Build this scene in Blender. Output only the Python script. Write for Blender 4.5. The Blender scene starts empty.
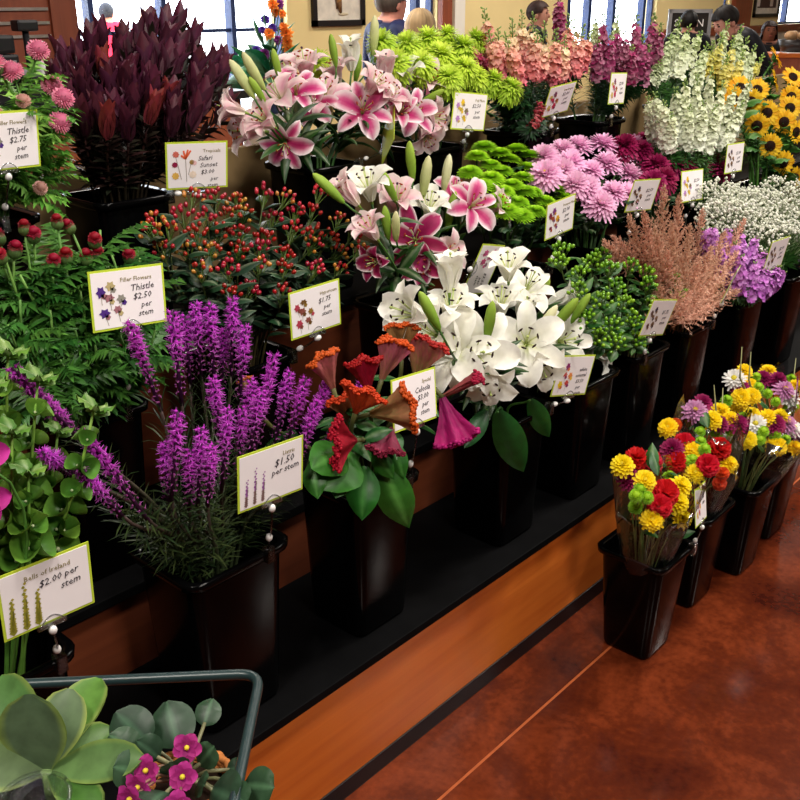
import bpy, bmesh, math, random
from mathutils import Vector, Matrix, Quaternion, noise as mnoise
V = Vector
R = random.Random(7)
sc = bpy.context.scene
COL = sc.collection
PI = math.pi

# ------------------------------------------------------------------ camera
CAM = V((0, 0, 1.6)); HEAD = math.radians(42); PITCH = math.radians(22.62); FPX = 960.0
FWD = V((math.cos(HEAD) * math.cos(PITCH), math.sin(HEAD) * math.cos(PITCH), -math.sin(PITCH)))
RGT = V((math.sin(HEAD), -math.cos(HEAD), 0)); UPV = RGT.cross(FWD)
FH = V((math.cos(HEAD), math.sin(HEAD), 0))
cam = bpy.data.cameras.new('camera'); cam.sensor_width = 36; cam.lens = 36 * FPX / 800
cam.clip_start = .05
co = bpy.data.objects.new('camera', cam); COL.objects.link(co)
co.matrix_world = Matrix.Translation(CAM) @ Matrix((RGT, UPV, -FWD)).transposed().to_4x4()
sc.camera = co
def ray(u, v): return FWD + RGT * ((u - 400) / FPX) + UPV * ((400 - v) / FPX)
def at_y(u, v, y): r = ray(u, v); return CAM + r * (y / r.y)
def at_z(u, v, z): r = ray(u, v); return CAM + r * ((z - CAM.z) / r.z)
def at_t(u, v, t): return CAM + ray(u, v) * t
def D(r, u, c): return (RGT * r + V((0, 0, 1)) * u - FH * c).normalized()

# ------------------------------------------------------------------ world, lights, exposure
w = bpy.data.worlds.new('world'); sc.world = w; w.use_nodes = True
bg = w.node_tree.nodes['Background']; bg.inputs[0].default_value = (.86, .93, 1, 1); bg.inputs[1].default_value = 7.0
sc.view_settings.view_transform = 'Standard'; sc.view_settings.look = 'None'
sc.view_settings.gamma = 1; sc.view_settings.use_curve_mapping = False
sc.view_settings.exposure = 0.6
def area(name, loc, sx, sy, power, col=(1, .93, .84)):
    l = bpy.data.lights.new(name, 'AREA'); l.shape = 'RECTANGLE'; l.size = sx; l.size_y = sy; l.energy = power; l.color = col
    o = bpy.data.objects.new(name, l); COL.objects.link(o); o.location = loc; return o
for i, x in enumerate((-.6, 1.4, 3.4, 5.4)):
    area('ceiling_lamp', (x, .55, 3.28), .5, .35, 34)
for i, x in enumerate((0.5, 4.5)):
    area('ceiling_lamp', (x, -1.6, 3.28), .5, .5, 60)
for i, (x, y) in enumerate(((3.5, 4.2), (7.5, 4.2), (11, 3.6), (11, 0))):
    area('ceiling_lamp', (x, y, 3.28), 1.2, .6, 48)

# ------------------------------------------------------------------ colours and materials
def hx(s):
    s = s.lstrip('#'); out = []
    for i in (0, 2, 4):
        c = int(s[i:i + 2], 16) / 255
        out.append(c / 12.92 if c <= .04045 else ((c + .055) / 1.055) ** 2.4)
    return tuple(out)
def mixc(a, b, t):
    t = max(0, min(1, t)); return tuple(x + (y - x) * t for x, y in zip(a, b))
MAT = {}
def newmat(name):
    m = bpy.data.materials.new(name); m.use_nodes = True; MAT[name] = m
    nt = m.node_tree; return m, nt, nt.nodes['Principled BSDF']
def N(nt, t, **kw):
    n = nt.nodes.new(t)
    for k, v in kw.items(): setattr(n, k, v)
    return n
def plain(name, col, rough=.5, spec=.5, metal=0, nscale=0, namt=.15, bump=0, coat=0, stretch=None):
    m, nt, p = newmat(name); c = hx(col) if isinstance(col, str) else col
    p.inputs['Roughness'].default_value = rough; p.inputs['Metallic'].default_value = metal
    p.inputs['Specular IOR Level'].default_value = spec; p.inputs['Coat Weight'].default_value = coat
    nz = N(nt, 'ShaderNodeTexNoise'); nz.inputs['Scale'].default_value = nscale or 12; nz.inputs['Detail'].default_value = 4
    tc = N(nt, 'ShaderNodeTexCoord'); mp = N(nt, 'ShaderNodeMapping')
    if stretch: mp.inputs['Scale'].default_value = stretch
    nt.links.new(tc.outputs['Object'], mp.inputs[0]); nt.links.new(mp.outputs[0], nz.inputs['Vector'])
    r = N(nt, 'ShaderNodeValToRGB'); r.color_ramp.elements[0].position = .3; r.color_ramp.elements[1].position = .7
    r.color_ramp.elements[0].color = (*[x * (1 - namt) for x in c], 1); r.color_ramp.elements[1].color = (*[min(1, x * (1 + namt)) for x in c], 1)
    nt.links.new(nz.outputs['Fac'], r.inputs[0]); nt.links.new(r.outputs[0], p.inputs['Base Color'])
    if bump:
        b = N(nt, 'ShaderNodeBump'); b.inputs['Strength'].default_value = bump; b.inputs['Distance'].default_value = .004
        nt.links.new(nz.outputs['Fac'], b.inputs['Height']); nt.links.new(b.outputs[0], p.inputs['Normal'])
    return m
def plant(name, rough=.5, trans=.25, spec=.4, nscale=70, nlo=.8, nhi=1.12, hue=.012, val=.14):
    m, nt, p = newmat(name)
    at = N(nt, 'ShaderNodeAttribute', attribute_name='Col')
    oi = N(nt, 'ShaderNodeObjectInfo'); tc = N(nt, 'ShaderNodeTexCoord')
    nz = N(nt, 'ShaderNodeTexNoise'); nz.inputs['Scale'].default_value = nscale; nz.inputs['Detail'].default_value = 3
    nt.links.new(tc.outputs['Object'], nz.inputs['Vector'])
    mr = N(nt, 'ShaderNodeMapRange'); mr.inputs[1].default_value = .3; mr.inputs[2].default_value = .7; mr.inputs[3].default_value = nlo; mr.inputs[4].default_value = nhi
    nt.links.new(nz.outputs['Fac'], mr.inputs[0])
    m2 = N(nt, 'ShaderNodeMapRange'); m2.inputs[3].default_value = 1 - val; m2.inputs[4].default_value = 1 + val
    nt.links.new(oi.outputs['Random'], m2.inputs[0])
    mu = N(nt, 'ShaderNodeMath', operation='MULTIPLY'); nt.links.new(mr.outputs[0], mu.inputs[0]); nt.links.new(m2.outputs[0], mu.inputs[1])
    m3 = N(nt, 'ShaderNodeMapRange'); m3.inputs[3].default_value = .5 + hue; m3.inputs[4].default_value = .5 - hue
    nt.links.new(oi.outputs['Random'], m3.inputs[0])
    hs = N(nt, 'ShaderNodeHueSaturation'); nt.links.new(at.outputs['Color'], hs.inputs['Color']); nt.links.new(mu.outputs[0], hs.inputs['Value']); nt.links.new(m3.outputs[0], hs.inputs['Hue'])
    nt.links.new(hs.outputs[0], p.inputs['Base Color']); p.inputs['Roughness'].default_value = rough; p.inputs['Specular IOR Level'].default_value = spec
    if trans:
        tr = N(nt, 'ShaderNodeBsdfTranslucent'); nt.links.new(hs.outputs[0], tr.inputs[0])
        mx = N(nt, 'ShaderNodeMixShader'); mx.inputs[0].default_value = trans
        nt.links.new(p.outputs[0], mx.inputs[1]); nt.links.new(tr.outputs[0], mx.inputs[2])
        nt.links.new(mx.outputs[0], nt.nodes['Material Output'].inputs[0])
    return m
plant('petal', .55, .28, .25, 50, .9, 1.08, .006, .06)
plant('leaf', .42, .18, .4, 45, .72, 1.15, .015, .2)
plant('stalk', .5, 0, .4, 60, .75, 1.1, .01, .15)
plant('berry', .22, .05, .6, 90, .85, 1.1, .01, .1)
plant('print', .6, 0, .3, 200, .9, 1.05, 0, 0)
plant('skin', .6, 0, .2, 30, .95, 1.03, 0, 0)
plain('bucket', (.001, .001, .0012), .16, .13, nscale=8, namt=.2)
plain('shelf', (.0016, .0016, .0019), .62, .07, nscale=20, namt=.3)
plain('edge', (.006, .005, .006), .4, .3)
plain('steel_green', (.012, .028, .03), .35, .5, nscale=30)
plain('tan', hx('8a7350'), .85, .1, nscale=9, namt=.22, bump=.4)
plain('wall_paint', hx('f1da9c'), .8, .2, nscale=3, namt=.03)
plain('white_paint', hx('efe9dc'), .7, .2, nscale=4, namt=.03)
plain('ceiling_paint', hx('9c968a'), .9, .1, nscale=4, namt=.03)
plain('front_paint', hx('4a3d2e'), .9, .1, nscale=4, namt=.06)
plain('mullion', hx('22325a'), .5, .4)
plain('black_frame', hx('1c1412'), .4, .4)
plain('black_plastic', (.009, .009, .011), .38, .4)
plain('grey_frame', hx('8b8a8c'), .5, .4)
plain('chalk', hx('2a2522'), .8, .2, nscale=9, namt=.2)
plain('mat_board', hx('e6ddcd'), .8, .2)
plain('ink', hx('2c2530'), .7, .2)
plain('olive_ink', hx('8f8257'), .7, .2)
plain('card', hx('f1ebee'), .45, .3, nscale=20, namt=.02)
plain('lime', hx('bcd13c'), .45, .3, nscale=20, namt=.04)
plain('white_plastic', hx('e8e6e4'), .35, .5)
plain('silver', hx('c9c4bf'), .28, .5, metal=.9)
plain('paving', hx('d9d5cc'), .8, .2, nscale=2)
plain('joint', hx('a0512a'), .6, .2, nscale=40)
plain('wicker', hx('b5703a'), .7, .2, nscale=60, namt=.3)
plain('soil', hx('231710'), .95, .1, nscale=60, namt=.4, bump=.6)
plain('cream_wall', hx('e9dcc6'), .8, .2)
def wood(name, a, b, rough=.35, sc_=(1.6, 26, 26), coat=.15):
    m, nt, p = newmat(name); tc = N(nt, 'ShaderNodeTexCoord'); mp = N(nt, 'ShaderNodeMapping'); mp.inputs['Scale'].default_value = sc_
    nt.links.new(tc.outputs['Object'], mp.inputs[0])
    n1 = N(nt, 'ShaderNodeTexNoise'); n1.inputs['Scale'].default_value = 1.2; n1.inputs['Detail'].default_value = 7; n1.inputs['Distortion'].default_value = .6
    nt.links.new(mp.outputs[0], n1.inputs['Vector'])
    n2 = N(nt, 'ShaderNodeTexNoise'); n2.inputs['Scale'].default_value = 3.5; nt.links.new(tc.outputs['Object'], n2.inputs['Vector'])
    ad = N(nt, 'ShaderNodeMath', operation='MULTIPLY_ADD'); ad.inputs[1].default_value = .45
    nt.links.new(n2.outputs['Fac'], ad.inputs[0]); 
    sb = N(nt, 'ShaderNodeMath', operation='MULTIPLY'); sb.inputs[1].default_value = .55; nt.links.new(n1.outputs['Fac'], sb.inputs[0]); nt.links.new(sb.outputs[0], ad.inputs[2])
    r = N(nt, 'ShaderNodeValToRGB'); r.color_ramp.elements[0].position = .36; r.color_ramp.elements[1].position = .64
    r.color_ramp.elements[0].color = (*hx(a), 1); r.color_ramp.elements[1].color = (*hx(b), 1)
    nt.links.new(ad.outputs[0], r.inputs[0]); nt.links.new(r.outputs[0], p.inputs['Base Color'])
    p.inputs['Roughness'].default_value = rough; p.inputs['Coat Weight'].default_value = coat; p.inputs['Coat Roughness'].default_value = .25
wood('wood', 'b2541a', 'cc6e28')
wood('wood_dark', '54230f', '6b341a', .5)
wood('wood_panel', '7c3a22', '94492b', .5, (26, 26, 1.6))
def floor_mat():
    m, nt, p = newmat('concrete'); tc = N(nt, 'ShaderNodeTexCoord')
    n1 = N(nt, 'ShaderNodeTexNoise'); n1.inputs['Scale'].default_value = 4.2; n1.inputs['Detail'].default_value = 8; n1.inputs['Roughness'].default_value = .62; n1.inputs['Distortion'].default_value = .5
    n2 = N(nt, 'ShaderNodeTexNoise'); n2.inputs['Scale'].default_value = 60; n2.inputs['Detail'].default_value = 4
    for n in (n1, n2): nt.links.new(tc.outputs['Object'], n.inputs['Vector'])
    ad = N(nt, 'ShaderNodeMath', operation='MULTIPLY_ADD'); ad.inputs[1].default_value = .2
    nt.links.new(n2.outputs['Fac'], ad.inputs[0]); sb = N(nt, 'ShaderNodeMath', operation='MULTIPLY'); sb.inputs[1].default_value = .8
    nt.links.new(n1.outputs['Fac'], sb.inputs[0]); nt.links.new(sb.outputs[0], ad.inputs[2])
    r = N(nt, 'ShaderNodeValToRGB'); e = r.color_ramp.elements; e[0].position = .33; e[0].color = (*hx('33100a'), 1); e[1].position = .68; e[1].color = (*hx('77341a'), 1)
    e2 = r.color_ramp.elements.new(.5); e2.color = (*hx('52200f'), 1)
    nt.links.new(ad.outputs[0], r.inputs[0]); nt.links.new(r.outputs[0], p.inputs['Base Color'])
    mr = N(nt, 'ShaderNodeMapRange'); mr.inputs[3].default_value = .1; mr.inputs[4].default_value = .24; nt.links.new(n1.outputs['Fac'], mr.inputs[0]); nt.links.new(mr.outputs[0], p.inputs['Roughness'])
    p.inputs['Specular IOR Level'].default_value = .28
floor_mat()
def clear(name, tint, gloss, rough=.08):
    m, nt, p = newmat(name); nt.nodes.remove(p)
    tr = N(nt, 'ShaderNodeBsdfTransparent'); tr.inputs[0].default_value = (*tint, 1)
    gl = N(nt, 'ShaderNodeBsdfGlossy'); gl.inputs['Roughness'].default_value = rough
    fr = N(nt, 'ShaderNodeFresnel'); fr.inputs[0].default_value = 1.45
    nz = N(nt, 'ShaderNodeTexNoise'); nz.inputs['Scale'].default_value = 25; bp = N(nt, 'ShaderNodeBump'); bp.inputs['Strength'].default_value = .35; bp.inputs['Distance'].default_value = .01
    nt.links.new(nz.outputs['Fac'], bp.inputs['Height']); nt.links.new(bp.outputs[0], gl.inputs['Normal']); nt.links.new(bp.outputs[0], fr.inputs['Normal'])
    mu = N(nt, 'ShaderNodeMath', operation='MULTIPLY'); mu.inputs[1].default_value = gloss; mu.use_clamp = True
    nt.links.new(fr.outputs[0], mu.inputs[0])
    mx = N(nt, 'ShaderNodeMixShader'); nt.links.new(mu.outputs[0], mx.inputs[0]); nt.links.new(tr.outputs[0], mx.inputs[1]); nt.links.new(gl.outputs[0], mx.inputs[2])
    nt.links.new(mx.outputs[0], nt.nodes['Material Output'].inputs[0])
clear('cellophane', (.96, .96, .96), 1.1, .14)
clear('clear_plastic', (.8, .82, .83), 3.2, .1)
clear('cup_plastic', (.9, .92, .92), .55, .06)
clear('glass', (.97, .98, 1), .12, .02)

# ------------------------------------------------------------------ mesh builder
class MB:
    def __init__(s): s.v = []; s.f = []; s.c = []; s.m = []
    def add(s, vs, fs, col=(.5, .5, .5), mat=0):
        o = len(s.v); s.v += [tuple(p) for p in vs]
        s.c += list(col) if isinstance(col, list) else [col] * len(vs)
        s.f += [tuple(i + o for i in f) for f in fs]; s.m += [mat] * len(fs); return s
    def merge(s, b, M=None, col=None):
        vs = [M @ V(p) for p in b.v] if M else b.v
        o = len(s.v); s.v += [tuple(p) for p in vs]; s.c += ([col] * len(vs) if col else b.c)
        s.f += [tuple(i + o for i in f) for f in b.f]; s.m += b.m; return s
    def grid(s, rows, cols, mat=0, close=False):
        nr, nc = len(rows), len(rows[0]); vs = [p for r in rows for p in r]; fs = []
        for i in range(nr - 1):
            for j in range(nc if close else nc - 1):
                k = (j + 1) % nc
                fs.append((i * nc + j, i * nc + k, (i + 1) * nc + k, (i + 1) * nc + j))
        return s.add(vs, fs, cols if isinstance(cols, list) else cols, mat)
    def tube(s, pts, rad, n=6, col=(.1, .2, .05), mat=0, cap=True):
        pts = [V(p) for p in pts]; k = len(pts); rad = rad if isinstance(rad, (list, tuple)) else [rad] * k
        up = None; rows = []; cl = []
        for i in range(k):
            t = (pts[min(i + 1, k - 1)] - pts[max(i - 1, 0)])
            t = t.normalized() if t.length > 1e-9 else V((0, 0, 1))
            if up is None: up = t.orthogonal().normalized()
            up = (up - t * up.dot(t)); up = up.normalized() if up.length > 1e-6 else t.orthogonal().normalized()
            b = t.cross(up)
            rows.append([pts[i] + (up * math.cos(a) + b * math.sin(a)) * rad[i] for a in [2 * PI * j / n for j in range(n)]])
            cl += [col[i] if isinstance(col, list) else col] * n
        o = len(s.v); s.grid(rows, cl, mat, True)
        if cap and n > 2:
            s.f.append(tuple(o + j for j in range(n))[::-1]); s.m.append(mat)
            s.f.append(tuple(o + (k - 1) * n + j for j in range(n))); s.m.append(mat)
        return s
    def ball(s, c, r, nu=8, nv=5, col=(.5, .5, .5), mat=0, M=None):
        r = r if isinstance(r, (tuple, list)) else (r, r, r); c = V(c); vs = []
        tf = (lambda p: c + (M @ p)) if M else (lambda p: c + p)
        vs.append(tf(V((0, 0, r[2]))))
        for i in range(1, nv):
            a = PI * i / nv
            for j in range(nu): b = 2 * PI * j / nu; vs.append(tf(V((r[0] * math.sin(a) * math.cos(b), r[1] * math.sin(a) * math.sin(b), r[2] * math.cos(a)))))
        vs.append(tf(V((0, 0, -r[2])))); fs = []
        for j in range(nu): fs.append((0, 1 + j, 1 + (j + 1) % nu))
        for i in range(nv - 2):
            for j in range(nu): a = 1 + i * nu + j; b = 1 + i * nu + (j + 1) % nu; fs.append((a, a + nu, b + nu, b))
        l = len(vs) - 1
        for j in range(nu): fs.append((l, 1 + (nv - 2) * nu + (j + 1) % nu, 1 + (nv - 2) * nu + j))
        return s.add(vs, fs, col, mat)
    def box(s, lo, hi, col=(.5, .5, .5), mat=0, M=None):
        vs = [V((x, y, z)) for x in (lo[0], hi[0]) for y in (lo[1], hi[1]) for z in (lo[2], hi[2])]
        if M: vs = [M @ p for p in vs]
        return s.add(vs, [(0, 1, 3, 2), (4, 6, 7, 5), (0, 4, 5, 1), (2, 3, 7, 6), (0, 2, 6, 4), (1, 5, 7, 3)], col, mat)
    def lathe(s, prof, n=16, col=(.5, .5, .5), mat=0, wob=None):
        rows = [[(r * math.cos(a) * (1 + (wob(a, z) if wob else 0)), r * math.sin(a) * (1 + (wob(a, z) if wob else 0)), z) for a in [2 * PI * j / n for j in range(n)]] for r, z in prof]
        cl = [c for c in (col if isinstance(col, list) else [col] * len(prof)) for _ in range(n)]
        return s.grid(rows, cl, mat, True)
    def petal(s, L, W, a0, a1, colf, ns=6, nt=5, cup=.3, prof=None, M=None, ruffle=0, pw=1.0, r0=0, seed=0, mat=0):
        # grows from the origin along +z, leaning to +x; a0/a1 degrees off +z at base/tip
        prof = prof or (lambda q: math.sin(PI * min(1, q * .94 + .06)) ** .75)
        x, z = r0, 0; rows = []; cl = []
        for i in range(ns + 1):
            q = i / ns; th = math.radians(a0 + (a1 - a0) * q ** pw)
            if i: x += math.sin(th) * L / ns; z += math.cos(th) * L / ns
            nx, nz = -math.cos(th), math.sin(th)
            row = []
            for j in range(nt):
                t = -1 + 2 * j / (nt - 1) if nt > 1 else 0
                wd = W * .5 * prof(q); k = cup * wd * t * t
                if ruffle: k += ruffle * abs(t) * q * math.sin(q * 17 + t * 3 + seed * 2.1)
                p = V((x + nx * k, wd * t, z + nz * k)); row.append(M @ p if M else p)
                cl.append(colf(q, t) if callable(colf) else colf)
            rows.append(row)
        return s.grid(rows, cl, mat)
    def mesh(s, name, mats, smooth=True):
        me = bpy.data.meshes.new(name); me.from_pydata(s.v, [], s.f)
        for m in (mats if isinstance(mats, (list, tuple)) else [mats]): me.materials.append(MAT[m])
        a = me.color_attributes.new('Col', 'FLOAT_COLOR', 'POINT')
        a.data.foreach_set('color', [x for c in s.c for x in (c[0], c[1], c[2], 1)])
        if any(s.m): me.polygons.foreach_set('material_index', s.m)
        me.polygons.foreach_set('use_smooth', [smooth] * len(me.polygons)); me.update(); return me
def Rz(a): return Matrix.Rotation(a, 4, 'Z')
def Ry(a): return Matrix.Rotation(a, 4, 'Y')
def Rx(a): return Matrix.Rotation(a, 4, 'X')
def Tr(*p): return Matrix.Translation(V(p[0]) if len(p) == 1 else V(p))
def Sc(x, y=None, z=None): return Matrix.Diagonal((x, x if y is None else y, x if z is None else z, 1))
def aim(d, spin=0): return V(d).to_track_quat('Z', 'Y').to_matrix().to_4x4() @ Rz(spin)

# ------------------------------------------------------------------ objects
def link(name, data, parent=None, M=None):
    o = bpy.data.objects.new(name, data); COL.objects.link(o)
    if parent: o.parent = parent
    if M is not None: o.matrix_basis = M
    return o
def thing(name, label, cat, loc=(0, 0, 0), group=None, data=None, M=None):
    o = link(name, data, None, M)
    if M is None: o.location = loc
    if data is None: o.empty_display_size = .02
    o['label'] = label; o['category'] = cat
    if group: o['group'] = group
    return o
def part(name, me, parent, M=None, label=None, kind=None):
    o = link(name, me, parent, M)
    if label: o['label'] = label
    if kind: o['kind'] = kind
    return o
def struct(name, me, M=None, parent=None):
    o = link(name, me, parent, M)
    if not parent: o['kind'] = 'structure'
    return o
def boxm(name, lo, hi, mat, bevel=.0, col=(.5, .5, .5)):
    # box mesh with origin at its low-centre; returns mesh, location
    c = V(((lo[0] + hi[0]) / 2, (lo[1] + hi[1]) / 2, lo[2])); b = MB().box(V(lo) - c, V(hi) - c, col)
    me = b.mesh(name, mat, False)
    if bevel:
        bm = bmesh.new(); bm.from_mesh(me); bmesh.ops.bevel(bm, geom=bm.edges[:], offset=bevel, segments=2, affect='EDGES', profile=.7); bm.to_mesh(me); bm.free()
    return me, c
def boxpart(name, lo, hi, mat, parent, bevel=0, label=None):
    me, c = boxm(name, lo, hi, mat, bevel); return part(name, me, parent, Tr(c), label)

# ================================================================== ROOM
X0, X1, YF, YB, ZC = -3.0, 19.0, -4.0, 6.0, 3.4
fl = struct('floor', MB().box((X0, YF, -.08), (X1, YB, -.0012)).mesh('floor', 'joint', False))
for (xa, xb) in ((X0, 8.0), (8.0, X1)):
    for (ya, yb) in ((YF, -2.2), (-2.2, 1.0), (1.0, 4.2), (4.2, YB)):
        me, c = boxm('slab', (xa + .002, ya + .0035, -.003), (xb - .002, yb - .0035, 0), 'concrete', .0015)
        struct('slab', me, Tr(c), fl)
struct('ceiling', MB().box((X0, YF, ZC), (X1, YB, ZC + .1)).mesh('ceiling', 'ceiling_paint', False))
struct('wall_left', MB().box((X0 - .15, YF, 0), (X0, YB, ZC)).mesh('wall_left', 'front_paint', False))
struct('wall_right', MB().box((X1, YF, 0), (X1 + .15, YB, ZC)).mesh('wall_right', 'wall_paint', False))
struct('wall_front', MB().box((X0, YF - .15, 0), (X1, YF, ZC)).mesh('wall_front', 'front_paint', False))
def ux(u, v=15, y=YB): return at_y(u, v, y).x
WIN = [(ux(60), ux(287), .25, 2.8, [ux(95), ux(168), ux(237)]), (ux(404), ux(437), .25, 2.8, [ux(421.5)]),
       (ux(567), ux(656), .9, 2.8, [ux(572), ux(593), ux(617), ux(647)]), (ux(722), ux(728), .9, 2.8, []), (ux(779), ux(812), 1.27, 2.8, [ux(789)])]
wb = MB(); xp = X0
for (a, b, z0, z1, ms) in WIN:
    wb.box((xp, YB, 0), (a, YB + .18, ZC)); wb.box((a, YB, 0), (b, YB + .18, z0)); wb.box((a, YB, z1), (b, YB + .18, ZC)); xp = b
wb.box((xp, YB, 0), (X1, YB + .18, ZC))
wall_b = struct('wall_back', wb.mesh('wall_back', 'wall_paint', False))
for i, (a, b, z0, z1, ms) in enumerate(WIN):
    f = MB(); t = .03
    f.box((a, YB + .05, z0), (a + t, YB + .12, z1)); f.box((b - t, YB + .05, z0), (b, YB + .12, z1)); f.box((a, YB + .05, z0), (b, YB + .12, z0 + t)); f.box((a, YB + .05, z1 - t), (b, YB + .12, z1))
    wo = struct('window_%d' % (i + 1), f.mesh('window_frame', 'mullion', False))
    mw = .04 if i == 0 else .06
    for m in ms:
        struct('mullion', MB().box((m - mw / 2, YB + .04, z0 + t), (m + mw / 2, YB + .12, z1 - t)).mesh('mullion', 'mullion', False), None, wo)
    edges = [a + t] + ms + [b - t]
    for p, q in zip(edges, edges[1:]):
        struct('pane', MB().box((p, YB + .08, z0 + t), (q, YB + .086, z1 - t)).mesh('pane', 'glass', False), None, wo)
        if i == 0: struct('rail', MB().box((p, YB + .06, 1.38), (q, YB + .1, 1.405)).mesh('rail', 'mullion', False), None, wo)
# pilasters and trim on the back wall
def trim(n, u0, u1, z0, z1, mat, d=.06):
    xa, xb = ux(u0), ux(u1); struct('trim_%d' % n, MB().box((xa, YB - d, z0), (xb, YB, z1)).mesh('trim', mat, False))
trim(1, 437.5, 447, 0, 3.3, 'wood_panel'); trim(2, 450, 460, 0, 3.3, 'white_paint'); trim(3, 730, 747, 0, 3.3, 'wood_panel')
trim(4, 662, 812, 1.17, 1.27, 'wood_panel', .05); trim(5, 662, 812, 0, 1.165, 'cream_wall', .02)
pv = struct('ground', MB().box((-8, YB + .2, -.15), (40, 40, -.05)).mesh('ground', 'paving', False))

# ================================================================== DISPLAY STAND
SX0, SX1 = -1.0, 6.2
YS1, YS2, YS3, YSB = 1.156, 1.481, 1.806, 2.14      # fronts of the three tiers, back
ZS1, ZS2, ZS3 = .33, .53, .85
st = thing('display_stand', 'three-tiered cherry wood flower display stand with black shelf tops', 'display stand', (0, YS1, 0))
def sp(name, lo, hi, mat, bevel=0, label=None):
    me, c = boxm(name, lo, hi, mat, bevel); return part(name, me, st, Tr(c - V((0, YS1, 0))), label)
seams = [SX0, .16, 2.26, 4.36, SX1]
sp('kick_board', (SX0, YS1 - .004, 0), (SX1, YS1 + .03, .047), 'edge', .003, 'black kick board at the floor')
for a, b in zip(seams, seams[1:]):
    sp('front_panel', (a + .001, YS1, .047), (b - .001, YS1 + .02, .31), 'wood', .001)
    sp('riser_panel', (a + .001, YS2, ZS1), (b - .001, YS2 + .02, ZS2 - .022), 'wood_dark', .001)
    sp('riser_panel', (a + .001, YS3, ZS2), (b - .001, YS3 + .02, ZS3 - .022), 'wood_dark', .001)
sp('shelf_board', (SX0, YS1 - .012, .31), (SX1, YS2 + .01, ZS1), 'shelf', .003, 'black laminate lower shelf board')
sp('shelf_board', (SX0, YS2 - .012, ZS2 - .022), (SX1, YS3 + .01, ZS2), 'shelf', .003, 'black laminate middle shelf board')
sp('shelf_board', (SX0, YS3 - .012, ZS3 - .022), (SX1, YSB, ZS3), 'shelf', .003, 'black laminate top shelf board')
sp('back_panel', (SX0, YSB, 0), (SX1, YSB + .03, 1.225), 'tan', .003, 'tan cloth-covered back panel')
for x in (SX0, SX1 - .02): sp('end_panel', (x, YS1 + .03, .047), (x + .02, YSB, .31), 'wood')

# ================================================================== BUCKETS
def rsq(h, r, z, n=4):
    out = []
    for k in range(4):
        a0 = k * PI / 2; cx = (h - r) * (1 if k in (0, 3) else -1); cy = (h - r) * (1 if k in (0, 1) else -1)
        for i in range(n + 1): a = a0 + PI / 2 * i / n; out.append((cx + r * math.cos(a), cy + r * math.sin(a), z))
    return out
def bucket_mesh(H, hb, ht):
    b = MB(); k = (.01, .01, .01)
    rows = [rsq(.002, .001, .004), rsq(hb - .012, .014, 0), rsq(hb - .003, .02, .003), rsq(hb, .022, .012), rsq(ht - .004, .026, H - .022)]
    b.grid(rows, k, 0, True)
    inn = [rsq(ht - .006, .024, H - .004), rsq(ht - .008, .024, H - .03), rsq(hb - .004, .02, .01), rsq(.002, .001, .009)]
    b.grid(inn, k, 0, True)
    lip = MB(); lip.grid([rsq(ht - .004, .026, H - .022), rsq(ht + .007, .03, H - .016), rsq(ht + .009, .032, H - .003), rsq(ht + .005, .03, H), rsq(ht - .006, .024, H - .004)], k, 0, True)
    return b.mesh('body', 'bucket'), lip.mesh('rim', 'bucket')
BT = bucket_mesh(.35, .078, .094); BF = bucket_mesh(.305, .068, .09)
BK = {}
def bucket(key, x, y, z, what, me=BT, H=.35, rot=0):
    o = thing('flower_bucket', 'square black plastic bucket holding ' + what, 'bucket', (x, y, z), 'black flower buckets on the stand and the floor')
    o.rotation_euler.z = rot
    MW = Sc(1.15, 1, 1) if key == 'liatris' else None
    part('body', me[0], o, MW); part('rim', me[1], o, MW)
    BK[key] = V((x, y, z)), z + H
Y1, Y2, Y3 = 1.28, 1.612, 1.935
for a in (('bells', .475, Y1, ZS1, 'the green bells of Ireland'), ('liatris', .90, Y1, ZS1, 'the purple liatris'), ('celosia', 1.285, Y1, ZS1, 'the cockscomb celosia'),
          ('white1', 1.785, Y1, ZS1, 'white lilies, next to the celosia bucket'), ('white2', 2.115, Y1, ZS1, 'white lilies, next to the green berries'), ('ghyp', 2.40, Y1, ZS1, 'the green hypericum berries'),
          ('astilbe', 2.70, Y1, ZS1, 'the salmon astilbe'), ('pstock', 3.10, Y1, ZS1, 'the lilac stock'), ('baby', 3.50, Y1, ZS1, "the white baby's breath"),
          ('rthistle', .86, Y2, ZS2, 'the crimson thistles'), ('rhyp', 1.25, Y2, ZS2, 'the red hypericum berries'), ('star2', 1.80, Y2, ZS2, 'pink lilies on the middle shelf'), ('pom', 2.26, Y2, ZS2, 'the green button mums'),
          ('pmum', 2.70, Y2, ZS2, 'the pale pink mums'), ('burg', 3.12, Y2, ZS2, 'the burgundy mums'), ('stock', 3.50, Y2, ZS2, 'the white stock'), ('sun', 4.10, Y2, ZS2, 'the sunflowers'),
          ('pthistle', .86, Y3, ZS3, 'the pink thistles'), ('leuc', 1.19, Y3, ZS3, 'the dark red leucadendron'), ('star3', 1.80, Y3, ZS3, 'pink lilies on the top shelf'), ('fuji', 2.26, Y3, ZS3, 'the lime green spider mums'),
          ('coral', 2.76, Y3, ZS3, 'the coral snapdragons'), ('psnap', 3.2, Y3, ZS3, 'the purple snapdragons'), ('wsnap', 3.85, Y3, ZS3, 'the white and yellow snapdragons')):
    bucket(*a)
for i, (x, y, what) in enumerate(((2.02, .963, 'a wrapped bouquet, with a tag post clipped on'), (2.315, .985, 'two wrapped bouquets, red carnations in front'), (2.565, .955, 'a wrapped bouquet of purple, yellow and white flowers'),
                                  (2.83, .975, 'the wrapped bouquet with twigs, last of the floor row'))):
    bucket('floor%d' % i, x, y, 0, what, BF, .305)

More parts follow.
